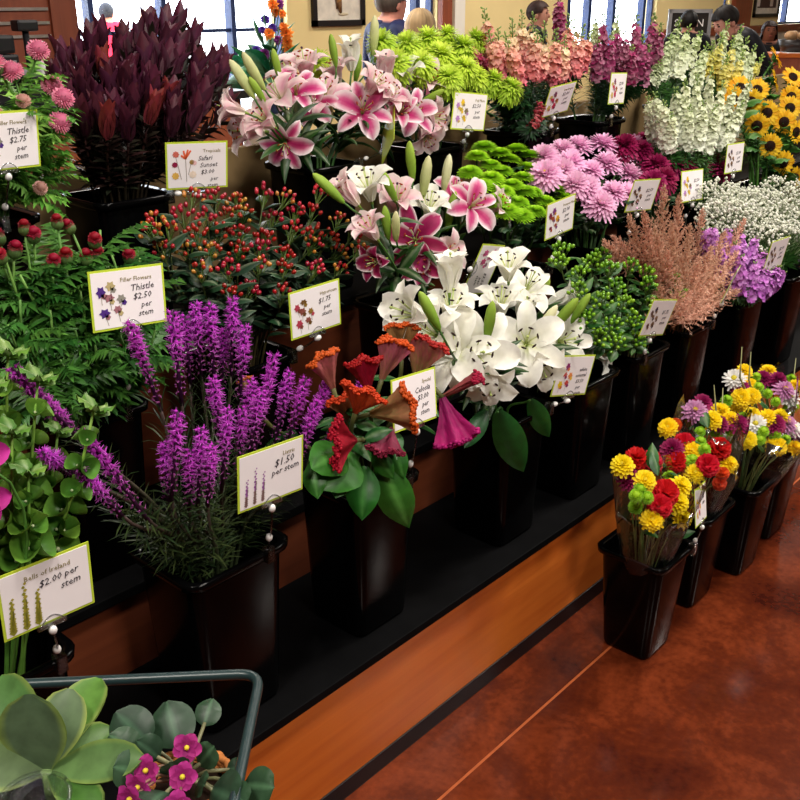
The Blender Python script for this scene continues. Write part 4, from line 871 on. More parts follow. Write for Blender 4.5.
STW = [stock_spike(('eaeedd', 'dfe6bf'), s, .2, .024, 46, 1.05, .84, '9ab46a') for s in (20, 21, 22)]
for (u0, v0, u1, v1, y) in ((655, 92, 660, 138, 1.62), (664, 100, 666, 146, 1.58), (676, 86, 676, 140, 1.64), (686, 78, 684, 140, 1.62), (698, 74, 692, 142, 1.60), (712, 66, 704, 138, 1.64), (724, 80, 710, 142, 1.58), (736, 84, 720, 140, 1.6), (752, 76, 730, 136, 1.62), (744, 100, 724, 148, 1.56), (704, 100, 698, 150, 1.54), (716, 104, 706, 152, 1.54), (690, 104, 686, 150, 1.55), (648, 96, 654, 140, 1.66), (672, 112, 670, 150, 1.56)):
    spike('stock', u0, v0, u1, v1, y, STW, 'stock stem with long white blossom spike behind the burgundy mums', 'white stock stems', 'stock_stem', 1.0, FOLN, .2)

# ------------------------------------------------------------------ mums, sunflowers, baby's breath
def mum(n, L, W, c0, c1, seed, th0=5, th1=100, bend=25, eye=None, name='flower_head', r0=.004, flat=1.0, ns=3, cup=.35, nt=3):
    rr = random.Random(seed); b = MB(); c0, c1 = hx(c0), hx(c1)
    for i in range(n):
        q = (i + .5) / n; th = th0 + (th1 - th0) * q ** .6; l = L * (.55 + .45 * q) * rr.uniform(.88, 1.08)
        b.petal(l, W * rr.uniform(.85, 1.15), th - bend * (1 - q) * .3, th + bend * rr.uniform(.3, 1.2), mixc(c0, c1, q * .7 + rr.uniform(-.15, .3)), ns, nt, cup, lambda s: .5 + .5 * math.sin(PI * min(1, s * .85 + .1)) if s < .99 else .45, Rz(i * 2.39996) @ Tr(0, 0, .012 * (1 - q)), 0, 1, r0)
    if eye: b.ball((0, 0, .014), (.009, .009, .005), 8, 4, hx(eye))
    b.ball((0, 0, -.002), (.01, .01, .008), 8, 4, hx('4c7030'))
    M = Sc(1, 1, flat); b.v = [tuple(M @ V(p)) for p in b.v]; return b.mesh(name, 'petal')
MLF = [leafmesh(.07, .035, 45, 95, '16321a', '25482a', ruffle=.006), leafmesh(.06, .03, 45, 80, '1a3a1c', '2c5428', ruffle=.006)]
def mum_stem(key, heads, meshes, label, group, name, s=1.0, nl=6):
    pos = []
    b0, rz = BK[key]
    for (u, v, y) in heads:
        p = at_y(u, v, y); d = (p - V((b0.x, b0.y + .02, rz - .05))).normalized(); d = (d + (D(jit(.2), 1, .1) * 1.6 if key == 'pom' else D(jit(.15), .55, .35))).normalized(); pos.append((p, d))
    p, d = pos[0]; base, pts = stemline(key, p - d * .01, d); o = thing(name, label, 'flower', base, group); stem_part(o, base, pts, .0034, .0028, hx('2a4a20'), hx('44702e'))
    for i, (p, d) in enumerate(pos):
        if i:
            q, t = along(pts, .72); L = (p - q).length; stem_part(o, base, bez(q, q + t * L * .4, p - d * L * .4, p - d * .008, 5), .0022, .002, hx('44702e'), name='branch')
        part('flower_head', R.choice(meshes), o, Tr(p - base) @ aim(d, R.uniform(0, 6)) @ Sc(s * R.uniform(.92, 1.08)))
    leaves(o, base, pts, MLF, nl, .4, .92, .8, 1.2)
FUJ = [mum(330, .066, .0066, 'd6ea5a', 'a6d024', s, 2, 128, 50, None, ns=4, nt=2, cup=0) for s in (1, 2)]
for (u, v, y) in ((382, 44, 2.0), (408, 46, 1.97), (395, 66, 1.9), (428, 42, 1.98), (447, 38, 1.99), (440, 58, 1.9), (462, 50, 1.94), (474, 42, 2.0), (448, 80, 1.84), (474, 78, 1.86), (510, 90, 1.83), (492, 82, 1.87), (420, 66, 1.88), (464, 70, 1.86), (500, 66, 1.95), (318, 66, 2.05)):
    mum_stem('fuji', [(u, v, y)], FUJ, 'lime green spider mum with thread-like petals on the top shelf', 'lime green spider mums', 'spider_mum_stem', .95)
POM = [mum(190, .03, .0062, 'b4e030', '86c01c', s, 2, 104, 8, 'a4d022', ns=2, cup=.2, flat=.55) for s in (3, 4)]
for grp in (((477, 157), (470, 173)), ((510, 160), (490, 166)), ((528, 168), (502, 172)), ((491, 179), (482, 187)), ((523, 178), (503, 192)), ((545, 182), (533, 193)), ((560, 174), (550, 168)), ((570, 185), (556, 190)), ((518, 203), (495, 201)), ((545, 202), (536, 212)), ((576, 192), (586, 197)), ((540, 168), (516, 150)), ((512, 186), (525, 192)), ((565, 198), (552, 208)), ((500, 154), (484, 148)), ((530, 156), (545, 160)), ((508, 212), (522, 216))):
    mum_stem('pom', [(u, v, ylerp(v, 150, 215, 1.72, 1.52)) for u, v in grp], POM, 'green button mum stem with flat dome heads on the middle shelf', 'green button mum stems', 'button_mum_stem', 1.22)
PMU = [mum(95, .056, .0125, 'f6c6e4', 'ecb2da', s, 4, 100, 22, 'd0b83c', r0=.006) for s in (5, 6)]
for (u, v) in ((543, 158), (590, 173), (613, 194), (562, 152), (578, 148), (602, 146), (622, 154), (640, 160), (562, 172), (585, 190), (606, 166), (628, 176), (545, 176), (600, 206), (648, 172), (626, 196), (570, 165), (632, 146), (574, 186)):
    mum_stem('pmum', [(u, v, ylerp(v, 146, 205, 1.72, 1.50))], PMU, 'pale pink daisy mum with layered petals on the middle shelf', 'pale pink mums', 'pink_mum_stem', 1.0)
BUR = [mum(130, .05, .0115, '8a1048', 'ac2062', s, 4, 112, 30, None, ns=3, cup=.5) for s in (7, 8)]
for (u, v) in ((674, 141), (690, 143), (706, 152), (672, 165), (685, 170), (720, 172), (646, 144), (624, 148), (660, 148), (664, 180), (700, 164), (712, 162), (640, 152), (656, 168), (652, 184)):
    mum_stem('burg', [(u, v, ylerp(v, 140, 180, 1.72, 1.52))], BUR, 'burgundy mum with dense ball head on the middle shelf', 'burgundy mums', 'burgundy_mum_stem', 1.15)
def sunflower():
    b = MB(); rr = random.Random(3)
    for i in range(34): b.petal(.034 * rr.uniform(.85, 1.1), .0135, 70 + 12 * (i % 2), 95 + rr.uniform(-20, 20), mixc(hx('eeae12'), hx('f8d030'), rr.random()), 3, 3, .3, None, Rz(i * 2.39996), 0, 1, .02)
    d = MB(); d.ball((0, 0, 0), (.023, .023, .008), 14, 6, hx('2a140c'))
    for i in range(120): a = i * 2.39996; r = .022 * math.sqrt(i / 120); d.ball((r * math.cos(a), r * math.sin(a), .008 * math.sqrt(max(0, 1 - (r / .024) ** 2))), .0018, 4, 3, mixc(hx('1c0c08'), hx('5a3010'), i / 120))
    s = MB()
    for i in range(16): s.petal(.03, .012, 100, 80, hx('4a7a2c'), 2, 3, .2, None, Tr(0, 0, -.006) @ Rz(i * 2.4), 0, 1, .008)
    s.ball((0, 0, -.008), (.018, .018, .01), 10, 4, hx('4a7a2c')); return b.mesh('petals', 'petal'), d.mesh('disc', 'petal'), s.mesh('flower_head', 'leaf')
SUN = sunflower(); SLF = [leafmesh(.09, .06, 50, 110, '2c5a22', '447a30', ruffle=.006)]
for (u, v, d) in ((784, 122, (-.1, .1, 1)), (791, 97, (.0, .1, 1)), (767, 113, (-.3, .2, 1)), (770, 146, (-.2, 0, 1)), (783, 163, (.1, -.1, 1)), (796, 132, (.5, .1, .9)), (775, 81, (.9, .3, .3)), (776, 58, (.9, .5, .2)), (740, 88, (-.2, .5, .8)), (751, 102, (-.5, .2, .8)), (794, 178, (.3, -.3, .9)), (793, 77, (.2, .6, .7)), (733, 100, (-.6, .3, .7)), (790, 108, (-.1, .3, .9)), (757, 126, (-.5, 0, .9)), (757, 90, (-.2, .5, .8)), (800, 88, (.4, .3, .8))):
    y = ylerp(v, 60, 180, 1.74, 1.54); p = at_y(u, v, y); dd = D(*d); base, pts = stemline('sun', p, (dd + V((0, 0, .7))).normalized()); o = thing('sunflower_stem', 'sunflower with golden petals round a dark brown centre', 'sunflower', base, 'sunflowers')
    stem_part(o, base, pts, .005, .0042, hx('3c6a28'), hx('5a8a38')); h = part('flower_head', SUN[2], o, Tr(p - base) @ aim(dd)); part('petals', SUN[0], h); part('disc', SUN[1], h); leaves(o, base, pts, SLF, 4, .45, .9); foliage(o, base, pts, R.choice(FOLN), .4, .95, .3)
def spray(seed):
    rr = random.Random(seed); b = MB(); g = hx('7f9468')
    for i in range(75):
        a = i * 2.39996; q = math.sqrt((i + .5) / 75); p = V((.075 * q * math.cos(a), .075 * q * math.sin(a), .10 - .045 * q * q + rr.uniform(-.02, .02)))
        if i % 2: b.tube([(0, 0, -.02), p * .5, p], .0006, 3, g, 0, False)
        for k in range(2): b.ball(p + V((rr.uniform(-.006, .006), rr.uniform(-.006, .006), rr.uniform(-.005, .005))), rr.uniform(.003, .0056), 5, 3, mixc(hx('fbfaf2'), hx('e4e8d4'), rr.random()))
    return b.mesh('blossoms', 'petal')
SPR = [spray(s) for s in (1, 2, 3)]
for i in range(26):
    u = 712 + 104 * ((i * .618) % 1); v = 186 + 54 * ((i + .5) / 26) + jit(4)
    if u < 745: v = min(v, 212) + (745 - u) * .15
    p = at_y(u, v, ylerp(v, 180, 245, 1.48, 1.25)); d = (p - V((3.5, 1.29, .55))).normalized(); base, pts = stemline('baby', p - d * .08, d); o = thing('babys_breath_spray', "airy spray of tiny white baby's breath blossoms", 'flower', base, "baby's breath sprays")
    stem_part(o, base, pts, .0018, .0012, hx('4a6a38'), hx('7f9468'), 4); part('blossoms', R.choice(SPR), o, Tr(p - d * .08 - base) @ aim(d, R.uniform(0, 6)) @ Sc(1.05)); foliage(o, base, pts, R.choice(FOLN), .3, .9, .3)

# ------------------------------------------------------------------ wrapped bouquets on the floor
def carnation(c0, c1, seed):
    rr = random.Random(seed); b = MB()
    for i in range(46):
        q = (i + .5) / 46; th = 5 + 95 * q ** .7
        b.petal(.026, .02, th, th + 25, mixc(hx(c0), hx(c1), rr.random()), 3, 5, .3, lambda s: .25 + .75 * s, Rz(i * 2.4) @ Tr(0, 0, .006 * (1 - q)), .006, 1, .001, i)
    b.tube([(0, 0, -.02), (0, 0, .004)], [.005, .008], 8, hx('4c7030')); return b.mesh('flower_head', 'petal')
FH_ = {'y': mum(64, .034, .0125, 'fbe21c', 'f2cc10', 21, 4, 100, 20, 'd8c020'), 'r': carnation('c00f24', 'd82038', 1), 'g': mum(90, .014, .0045, '9ccc2c', '78ae1c', 22, 2, 110, 12, '9cc822', ns=2, cup=.2), 'w': mum(48, .034, .0095, 'f0eeea', 'e4e2e0', 23, 30, 96, 10, 'd8c83c', r0=.006),
       'p': mum(80, .032, .009, '8a1450', 'a82468', 24, 4, 100, 20), 'k': mum(70, .034, .009, 'd89cc8', 'c484b4', 25, 6, 98, 18, 'c8b040'), 'o': carnation('d8481c', 'e8642c', 2)}
FHS = {'y': .86, 'r': 1.12, 'g': 1.05, 'w': 1.05, 'p': 1.0, 'k': 1.0, 'o': .7}
NICE = {'y': 'yellow mum', 'r': 'red carnation', 'g': 'green button mum', 'w': 'white daisy', 'p': 'purple mum', 'k': 'pink mum', 'o': 'orange bloom'}
BLEAF = leafmesh(.075, .034, 40, 80, '1c4a1e', '2c6a2a')
def wrap(seed, H, r0, r1):
    rr = random.Random(seed); ph = [rr.uniform(0, 6) for _ in range(6)]; rows = []; n = 40
    for i in range(13):
        q = i / 12; r = r0 + (r1 - r0) * q ** .9; row = []
        for j in range(n):
            a = 2 * PI * j / n; f = 1 + q * (.09 * math.sin(3 * a + ph[0]) + .05 * math.sin(7 * a + ph[1] + q * 2) + .03 * math.sin(13 * a + ph[2])); top_ = (.05 * math.sin(4 * a + ph[3]) + .03 * math.sin(9 * a + ph[4])) if i == 12 else 0
            row.append((r * f * math.cos(a), r * f * math.sin(a), H * q + top_))
        rows.append(row)
    return MB().grid(rows, (.9, .9, .9), 0, True).mesh('cellophane_wrap', 'cellophane')
def bouquet(key, label, heads, wr, yc, sticks=(), lvs=()):
    b, rz = BK[key]; base = V((b.x, b.y, b.z + .015)); o = thing('wrapped_bouquet', label, 'bouquet', base, 'wrapped mixed bouquets on the floor')
    allp = [at_y(u, v, y) for (u, v, k, y) in heads]; ctr = sum(allp, V()) / len(allp)
    st_ = MB()
    for p in allp:
        gate = V((b.x + jit(.03), b.y + jit(.03), rz)); ps_ = bez(base + V((jit(.03), jit(.03), 0)), base.lerp(gate, .6), gate.lerp(p, .3) + V((0, 0, .03)), p, 7)
        me = MB().tube([q - base for q in ps_], .002, 4, mixc(hx('4a6a30'), hx('8a8a50'), R.random())).mesh('stem', 'stalk'); part('stem', me, o)
    for (u, v, k, y), p in zip(heads, allp):
        d = (p - V((ctr.x, ctr.y, ctr.z - .14))).normalized(); d = (d + D(0, .3, .55)).normalized(); part('flower_head', FH_[k], o, Tr(p - base) @ aim(d, R.uniform(0, 6)) @ Sc(FHS[k] * R.uniform(.92, 1.1)), NICE[k])
    for (u, v, y, rr_, uu, s) in lvs: part('leaf', BLEAF, o, Tr(at_y(u, v, y) - base) @ aim(D(rr_, uu, .2), R.uniform(0, 6)) @ Sc(s))
    for (u0, v0, u1, v1) in sticks: part('twig', MB().tube([ctr - base - V((0, 0, .1)), at_y(u1, v1, yc + .05) - base, at_y(u0, v0, yc + .05) - base], [.002, .003, .001], 5, hx('a8a878')).mesh('twig', 'stalk'), o)
    wb_ = V((b.x, b.y, rz - .12)) - base; top_ = ctr + V((0, 0, .02)) - base; d = top_ - wb_
    part('cellophane_wrap', wrap(wr, d.length * .93, .045, .105), o, Tr(wb_) @ aim(d))
bouquet('floor0', 'wrapped bouquet of red carnations and yellow mums in the bucket with the tag post', [(645, 481, 'y', .90), (680, 487, 'y', .88), (677, 503, 'y', .87), (681, 519, 'y', .87), (652, 520, 'y', .87), (664, 494, 'r', .88), (659, 507, 'r', .87), (640, 490, 'g', .90), (636, 496, 'g', .90), (647, 498, 'g', .88), (685, 497, 'g', .90), (636, 507, 'g', .92), (622, 466, 'y', .98), (636, 460, 'r', 1.0), (650, 464, 'r', 1.0), (668, 478, 'g', .94), (690, 505, 'g', .9), (629, 480, 'p', .97)], 1, .93,
        (), ((652, 470, .95, -.3, 1, 1.0), (658, 476, .93, .3, 1, .9), (668, 472, .95, .6, .9, .9), (645, 530, .9, .2, 1, .9), (672, 535, .9, .5, .8, .9)))
bouquet('floor1', 'wrapped bouquet of white daisies, red carnations and yellow mums beside the tag post', [(692, 452, 'y', .97), (695, 473, 'y', .93), (728, 464, 'y', .90), (684, 446, 'r', 1.0), (718, 450, 'r', .93), (707, 466, 'r', .91), (728, 443, 'w', .97), (738, 432, 'w', .99), (700, 443, 'g', .97), (704, 450, 'g', .94), (692, 460, 'g', .95), (719, 484, 'o', .9), (722, 474, 'o', .9), (676, 462, 'r', .98), (686, 462, 'g', .96), (672, 450, 'p', 1.0)], 2, .95,
        (), ((668, 466, .99, -.2, 1, 1.1), (664, 478, .98, .2, 1, 1.0), (700, 500, .92, .4, .8, 1), (680, 440, 1.02, .1, 1, .9)))
bouquet('floor1', 'wrapped bouquet with yellow and purple mums and dark leaves', [(720, 412, 'y', 1.0), (729, 420, 'y', .97), (712, 420, 'y', .98), (702, 404, 'p', 1.02), (695, 412, 'k', 1.02), (718, 425, 'p', .98), (736, 425, 'p', .95), (730, 432, 'g', .96), (716, 434, 'g', .98), (742, 418, 'g', .97), (705, 424, 'g', 1.0), (668, 428, 'y', 1.06), (676, 425, 'o', 1.06), (726, 402, 'g', 1.0), (700, 432, 'g', .99)], 3, .95,
        ((714, 385, 716, 410), (723, 388, 722, 412)), ((708, 428, .97, 0, 1, 1.2), (690, 430, 1.02, -.3, 1, .9)))
bouquet('floor2', 'wrapped bouquet with purple, yellow and white flowers crowded to the rim', [(774, 425, 'p', .9), (763, 432, 'g', .9), (775, 435, 'g', .89), (785, 440, 'g', .88), (755, 425, 'w', .93), (767, 418, 'y', .92), (793, 449, 'y', .87), (780, 418, 'y', .92), (792, 430, 'w', .89), (786, 425, 'k', .9), (760, 440, 'g', .9), (752, 416, 'y', .95), (748, 440, 'y', .92), (798, 440, 'k', .88), (776, 446, 'y', .88), (786, 412, 'g', .93)], 4, .95,
        (), ((765, 452, .9, .3, .9, 1), (780, 455, .88, .4, .9, 1)))
bouquet('floor3', 'wrapped bouquet at the end of the floor row with twigs standing up', [(741, 398, 'y', 1.0), (748, 386, 'y', 1.03), (752, 396, 'y', .98), (738, 403, 'y', 1.02), (777, 381, 'p', .98), (762, 380, 'p', 1.02), (758, 388, 'g', 1.0), (767, 394, 'g', .97), (783, 391, 'k', .95), (787, 398, 'w', .94), (740, 388, 'p', 1.04), (796, 388, 'y', .94), (792, 408, 'g', .93), (775, 402, 'g', .95), (768, 372, 'y', 1.02), (744, 372, 'y', 1.06), (734, 380, 'w', 1.06), (756, 378, 'g', 1.03), (790, 380, 'g', .98)], 5, .95,
        ((742, 347, 740, 378), (751, 352, 749, 380), (796, 358, 792, 392)), ((770, 410, .95, .2, 1, 1),))

# ================================================================== PLANT RACK IN THE FOREGROUND
def CP(lat, f, z): return RGT * lat + FH * (f + (lat + .172) * .07) + V((0, 0, z))
rk0 = CP(-.4, .7, 0); rk = thing('wire_plant_rack', 'dark green tubular steel rack carrying small potted plants', 'plant rack', rk0)
LA, LB, FA, FB = -.64, -.168, .42, .942
def rpt(loop, r=.028, n=6):
    out = []; k = len(loop)
    for i in range(k):
        p = loop[i]; a = (loop[i - 1] - p).normalized(); b = (loop[(i + 1) % k] - p).normalized()
        for j in range(n + 1): t = j / n; out.append((p + a * r) * (1 - t) ** 2 + p * 2 * t * (1 - t) + (p + b * r) * t * t)
    return out + [out[0]]
for z, nm, rad in ((.85, 'top_rail', .0062), (.715, 'tray_rail', .005), (.14, 'lower_rail', .006)):
    fb_ = FB if z != .715 else .86
    part(nm, MB().tube([p - rk0 for p in rpt([CP(LA, FA, z), CP(LB, FA, z), CP(LB, fb_, z), CP(LA, fb_, z)])], rad, 10).mesh(nm, 'steel_green'), rk)
for (la, f) in ((LA, FA + .05), (LB, FA + .05), (LA, FB - .2), (LB, FA + .2)):
    part('post', MB().tube([CP(la, f, 0) - rk0, CP(la, f, .85) - rk0], .0062, 8).mesh('post', 'steel_green'), rk)
wme = MB().tube([CP(LA, 0, 0), CP(LB, 0, 0)], .0022, 6).mesh('tray_wire', 'steel_green')
for i in range(18): part('tray_wire', wme, rk, Tr(FH * (FA + .012 + i * .0248) + V((0, 0, .718)) - rk0))
TZ = .7205
# flapjack succulent
kp = at_z(48, 776, .83); kp.z = TZ; kal = thing('potted_succulent', 'succulent with large round grey green paddle leaves', 'potted plant', kp)
part('pot', MB().lathe([(.001, 0), (.03, 0), (.033, .004), (.04, .075), (.043, .077), (.043, .085), (.037, .085), (.036, .07), (.001, .068)], 24).mesh('pot', 'black_plastic'), kal); part('soil', MB().lathe([(.036, .071), (.02, .075), (.001, .076)], 16).mesh('soil', 'soil'), kal)
root_ = kp + V((0, 0, .078))
part('stem', MB().tube([V((0, 0, .07)), V((0, 0, .12))], .007, 8, hx('7a9a58')).mesh('stem', 'stalk'), kal)
def paddle(b, t, wpx, c0, c1, par, bend=18, face=(0, .35, 1)):
    d = t - b; L = d.length; d = d.normalized(); n = D(*face); n = (n - d * n.dot(d)).normalized()
    prof = lambda q: max(.08, (.14 + .86 * math.sin(PI / 2 * min(1, q / .62)) ** 1.3) * (1 if q < .62 else math.sqrt(max(0, 1 - ((q - .62) / .385) ** 2))))
    rim = hx('84984c'); A, B = hx(c0), hx(c1)
    m = MB(); cf = lambda q, t_: rim if abs(t_) > .93 else mixc(A, B, q * .7 + abs(t_) * .3)
    for s in (0, 1): m.petal(L * 1.02, wpx, 90 - bend, 90 + bend, cf, 12, 9, .16, prof, Tr(0, 0, -.0028 * s))
    part('leaf', m.mesh('leaf', 'leaf'), par, Tr(b - V(par.location)) @ Matrix((d, n.cross(d), n)).transposed().to_4x4())
kb = kp + V((0, 0, .115)); PX = 1.02 / 960
for (u, v, t, wpx, c0, c1, f) in ((28, 698, .99, 66, '647a5a', '566c4e', (0, .15, 1)), (70, 690, 1.05, 48, '465c40', '526a48', (.2, .2, 1)), (98, 678, 1.10, 50, '638c3a', '5a8438', (-.3, .3, 1)), (110, 728, 1.06, 36, '466a2c', '527834', (0, .6, 1)), (140, 757, 1.0, 42, '6f8c52', '628248', (0, .9, .6)), (-2, 678, 1.08, 56, '547a42', '5e8646', (.3, .3, 1)), (100, 806, .98, 36, '446a28', '507a2e', (0, .9, .5)), (-40, 760, .98, 50, '55694c', '5e7a4a', (0, .7, .7))):
    paddle(kb, at_t(u, v, t), wpx * PX, c0, c1, kal, 14, f)
# African violet in a wicker basket
vp = at_z(188, 782, .80); vp.z = TZ; vio = thing('potted_african_violet', 'African violet with magenta flowers in a wicker basket', 'potted plant', vp)
bk_ = MB()
for i in range(9):
    z = .006 + i * .0088; r = .036 + .008 * i / 8
    bk_.tube([V(((r + .0018 * math.cos(a * 14 + PI * (i % 2))) * math.cos(a), (r + .0018 * math.cos(a * 14 + PI * (i % 2))) * math.sin(a), z)) for a in [2 * PI * j / 56 for j in range(57)]], .0048, 5, (.4, .2, .08))
bk_.lathe([(.001, 0), (.034, .001), (.035, .01)], 20); part('basket', bk_.mesh('basket', 'wicker'), vio)
part('basket_rim', MB().tube([V(((.046 + .001 * math.sin(a * 18)) * math.cos(a), (.046 + .001 * math.sin(a * 18)) * math.sin(a), .083 + .001 * math.cos(a * 18))) for a in [2 * PI * j / 72 for j in range(73)]], .0045, 6).mesh('basket_rim', 'wicker'), vio)
part('soil', MB().lathe([(.04, .07), (.02, .073), (.001, .074)], 16).mesh('soil', 'soil'), vio)
vb = vp + V((0, 0, .082))
def vleaf(u, v, t, r, c0='233828', c1='304c34', face=(0, .8, .7)):
    tip = at_t(u, v, t); d = tip - vb; L = d.length; dn = d.normalized(); rr_ = r * 1.03 / 960; n = D(*face)
    n = (n - dn * n.dot(dn)).normalized(); ba = tip - dn * rr_
    prof = lambda q: max(.1, math.sqrt(max(0, 1 - (2 * q - 1) ** 2)))
    m = MB().petal(rr_ * 2, rr_ * 1.9, 78, 106, lambda q, t_: mixc(hx(c0), hx(c1), q * .5 + abs(t_) * .5) if abs(t_) > .12 else hx('44664a'), 9, 9, -.18, prof, None, .0016)
    lf = part('leaf', m.mesh('leaf', 'leaf'), vio, Tr(ba - vp) @ Matrix((dn, n.cross(dn), n)).transposed().to_4x4())
    part('leaf_stalk', MB().tube([vb - vp, vb.lerp(ba, .5) - vp + V((0, 0, .006)), ba + dn * .004 - vp], .0022, 6, hx('6a6a4a')).mesh('leaf_stalk', 'stalk'), vio)
for a in ((132, 728, 1.06, 24), (172, 724, 1.09, 26), (208, 712, 1.10, 15), (124, 744, 1.04, 18), (148, 750, 1.03, 17), (206, 756, 1.05, 15), (236, 768, 1.05, 11), (160, 796, .97, 22), (222, 794, .99, 26), (258, 786, 1.0, 20), (200, 784, 1.01, 14), (130, 770, 1.0, 20), (175, 768, 1.02, 16), (235, 800, .98, 20)):
    vleaf(*a)
VP = MB().petal(.0165, .0175, 70, 100, lambda q, t: mixc(hx('8a1664'), hx('c03a90'), q + abs(t) * .2), 8, 7, .2, lambda q: max(.12, math.sin(PI * (.1 + .885 * q)) ** .55), None, .0012).mesh('petal', 'petal')
VC = MB().ball((0, 0, .003), (.003, .003, .0035), 8, 5, hx('e8d040')).tube([(0, 0, -.004), (0, 0, .002)], .0025, 6, hx('a83080')).mesh('flower', 'petal')
for (u, v, t, d) in ((187, 747, 1.03, (.1, .5, 1)), (183, 776, .99, (0, .5, 1)), (147, 770, 1.0, (-.3, .5, .9)), (139, 786, .98, (-.4, .2, 1)), (131, 798, .96, (-.4, .2, 1)), (178, 806, .95, (0, .5, 1))):
    p = at_t(u, v, t); part('flower_stalk', MB().tube([vb - vp, (vb.lerp(p, .6) - vp) + V((0, 0, .012)), p - vp], .0016, 5, hx('7a5a4a')).mesh('flower_stalk', 'stalk'), vio)
    fl_ = part('flower', VC, vio, Tr(p - vp) @ aim(D(*d), R.uniform(0, 6)))
    for k in range(5): part('petal', VP, fl_, Rz(k * 2 * PI / 5) @ Sc(R.uniform(.9, 1.05)))
# clear plastic cup
cp_ = at_z(34, 796, .868); cp_.z = TZ; cup = thing('plastic_cup', 'clear plastic grow cup in front of the succulent', 'cup', cp_)
part('cup_wall', MB().lathe([(.001, .0), (.024, .001), (.033, .144), (.0335, .144), (.0245, .002), (.001, .002)], 28).mesh('cup_wall', 'cup_plastic'), cup)
part('cup_rim', MB().tube([V((.0345 * math.cos(a), .0345 * math.sin(a), .145)) for a in [2 * PI * j / 32 for j in range(33)]], .0022, 6).mesh('cup_rim', 'cup_plastic'), cup)

# ================================================================== BACKGROUND FURNITURE
xr = at_y(76, 20, 4.0).x
sl = thing('slat_wall_panel', 'cherry wood wall panel with three silver strips behind the counter', 'panel', (xr - 1.1, 4.0, 0))
def slp(name, lo, hi, mat, bev=0): me, c = boxm(name, lo, hi, mat, bev); return part(name, me, sl, Tr(c - V((xr - 1.1, 4.0, 0))))
slp('panel_board', (xr - 2.6, 4.0, 0), (xr - .12, 4.05, 2.6), 'wood_panel'); slp('stile', (xr - .12, 3.985, 0), (xr, 4.06, 2.6), 'wood_panel', .002)
for v in (9, 23, 36.5, -6): z = at_y(30, v, 3.99).z; slp('metal_strip', (xr - 2.6, 3.988, z - .006), (xr - .13, 4.0, z + .006), 'silver')
xc = at_y(246, 80, 3.0).x
ct = thing('service_counter', 'cherry wood service counter with black top behind the flower stand', 'counter', (.5, 3.2, 0))
def ctp(name, lo, hi, mat, bev=0): me, c = boxm(name, lo, hi, mat, bev); return part(name, me, ct, Tr(c - V((.5, 3.2, 0))))
ctp('body', (-1.2, 3.02, 0), (xc - .02, 3.5, 1.255), 'wood_panel'); ctp('top', (-1.25, 2.98, 1.255), (xc, 3.55, 1.285), 'black_plastic', .004)
def gadget(name, label, cat, u0, u1, v0, y, d, z0=1.285, mat='black_plastic'):
    a = at_y(u0, v0, y); b = at_y(u1, v0, y); o = thing(name, label, cat, ((a.x + b.x) / 2, y, z0)); return o, (b.x - a.x) / 2, a.z - z0
o, hw, hh = gadget('receipt_printer', 'black receipt printer on the service counter', 'printer', -14, 16, 35, 3.1, .2)
part('body', boxm('body', (-hw, 0, 0), (hw, .2, hh * .72), 'black_plastic', .008)[0], o, Tr(0, .1, 0)); part('lid', boxm('lid', (-hw * .96, .0, 0), (hw * .96, .18, hh * .26), 'black_plastic', .01)[0], o, Tr(0, .1, hh * .73)); part('paper_slot', boxm('s', (-hw * .7, 0, 0), (hw * .7, .01, .008), 'grey_frame')[0], o, Tr(0, -.003, hh * .6))
o, hw, hh = gadget('pole_display', 'black customer display on a thin pole on the service counter', 'display', 13, 34, 20, 3.2, .1)
part('base', MB().lathe([(.001, 0), (.05, 0), (.05, .01), (.02, .02), (.001, .02)], 20).mesh('base', 'black_plastic'), o); part('pole', MB().tube([(0, 0, .01), (0, 0, hh - .03)], .011, 8).mesh('pole', 'black_plastic'), o); part('screen_head', boxm('h', (-hw, -.025, 0), (hw, .025, .035), 'black_plastic', .008)[0], o, Tr(0, 0, hh - .035))
o, hw, hh = gadget('card_terminal', 'low black card terminal beside the customer display', 'terminal', 20, 46, 62, 3.06, .1)
part('body', boxm('b', (-hw, 0, 0), (hw, .14, hh * .7), 'black_plastic', .008)[0], o, Tr(0, .07, 0)); part('keypad', boxm('k', (-hw * .8, 0, 0), (hw * .8, .1, .012), 'grey_frame', .003)[0], o, Tr(0, .07, hh * .7))
o, hw, hh = gadget('paper_cup', 'small white paper cup on the service counter', 'cup', 33, 42, 42, 3.3, .1)
part('cup_wall', MB().lathe([(.001, 0), (hw * .75, 0), (hw, hh), (hw * .95, hh), (hw * .7, .004), (.001, .004)], 20).mesh('cup_wall', 'white_plastic'), o); part('cup_rim', MB().tube([V((hw * math.cos(a), hw * math.sin(a), hh)) for a in [2 * PI * j / 20 for j in range(21)]], .003, 6).mesh('cup_rim', 'white_plastic'), o)
o, hw, hh = gadget('checkout_scanner', 'long low black checkout scanner behind the leucadendron', 'scanner', 62, 215, 62, 3.25, .2)
part('body', boxm('b', (-hw, 0, 0), (hw, .22, hh * .75), 'black_plastic', .01)[0], o, Tr(0, .1, 0)); part('scan_plate', boxm('p', (-hw * .9, 0, 0), (hw * .9, .18, .006), 'grey_frame', .002)[0], o, Tr(0, .1, hh * .75))

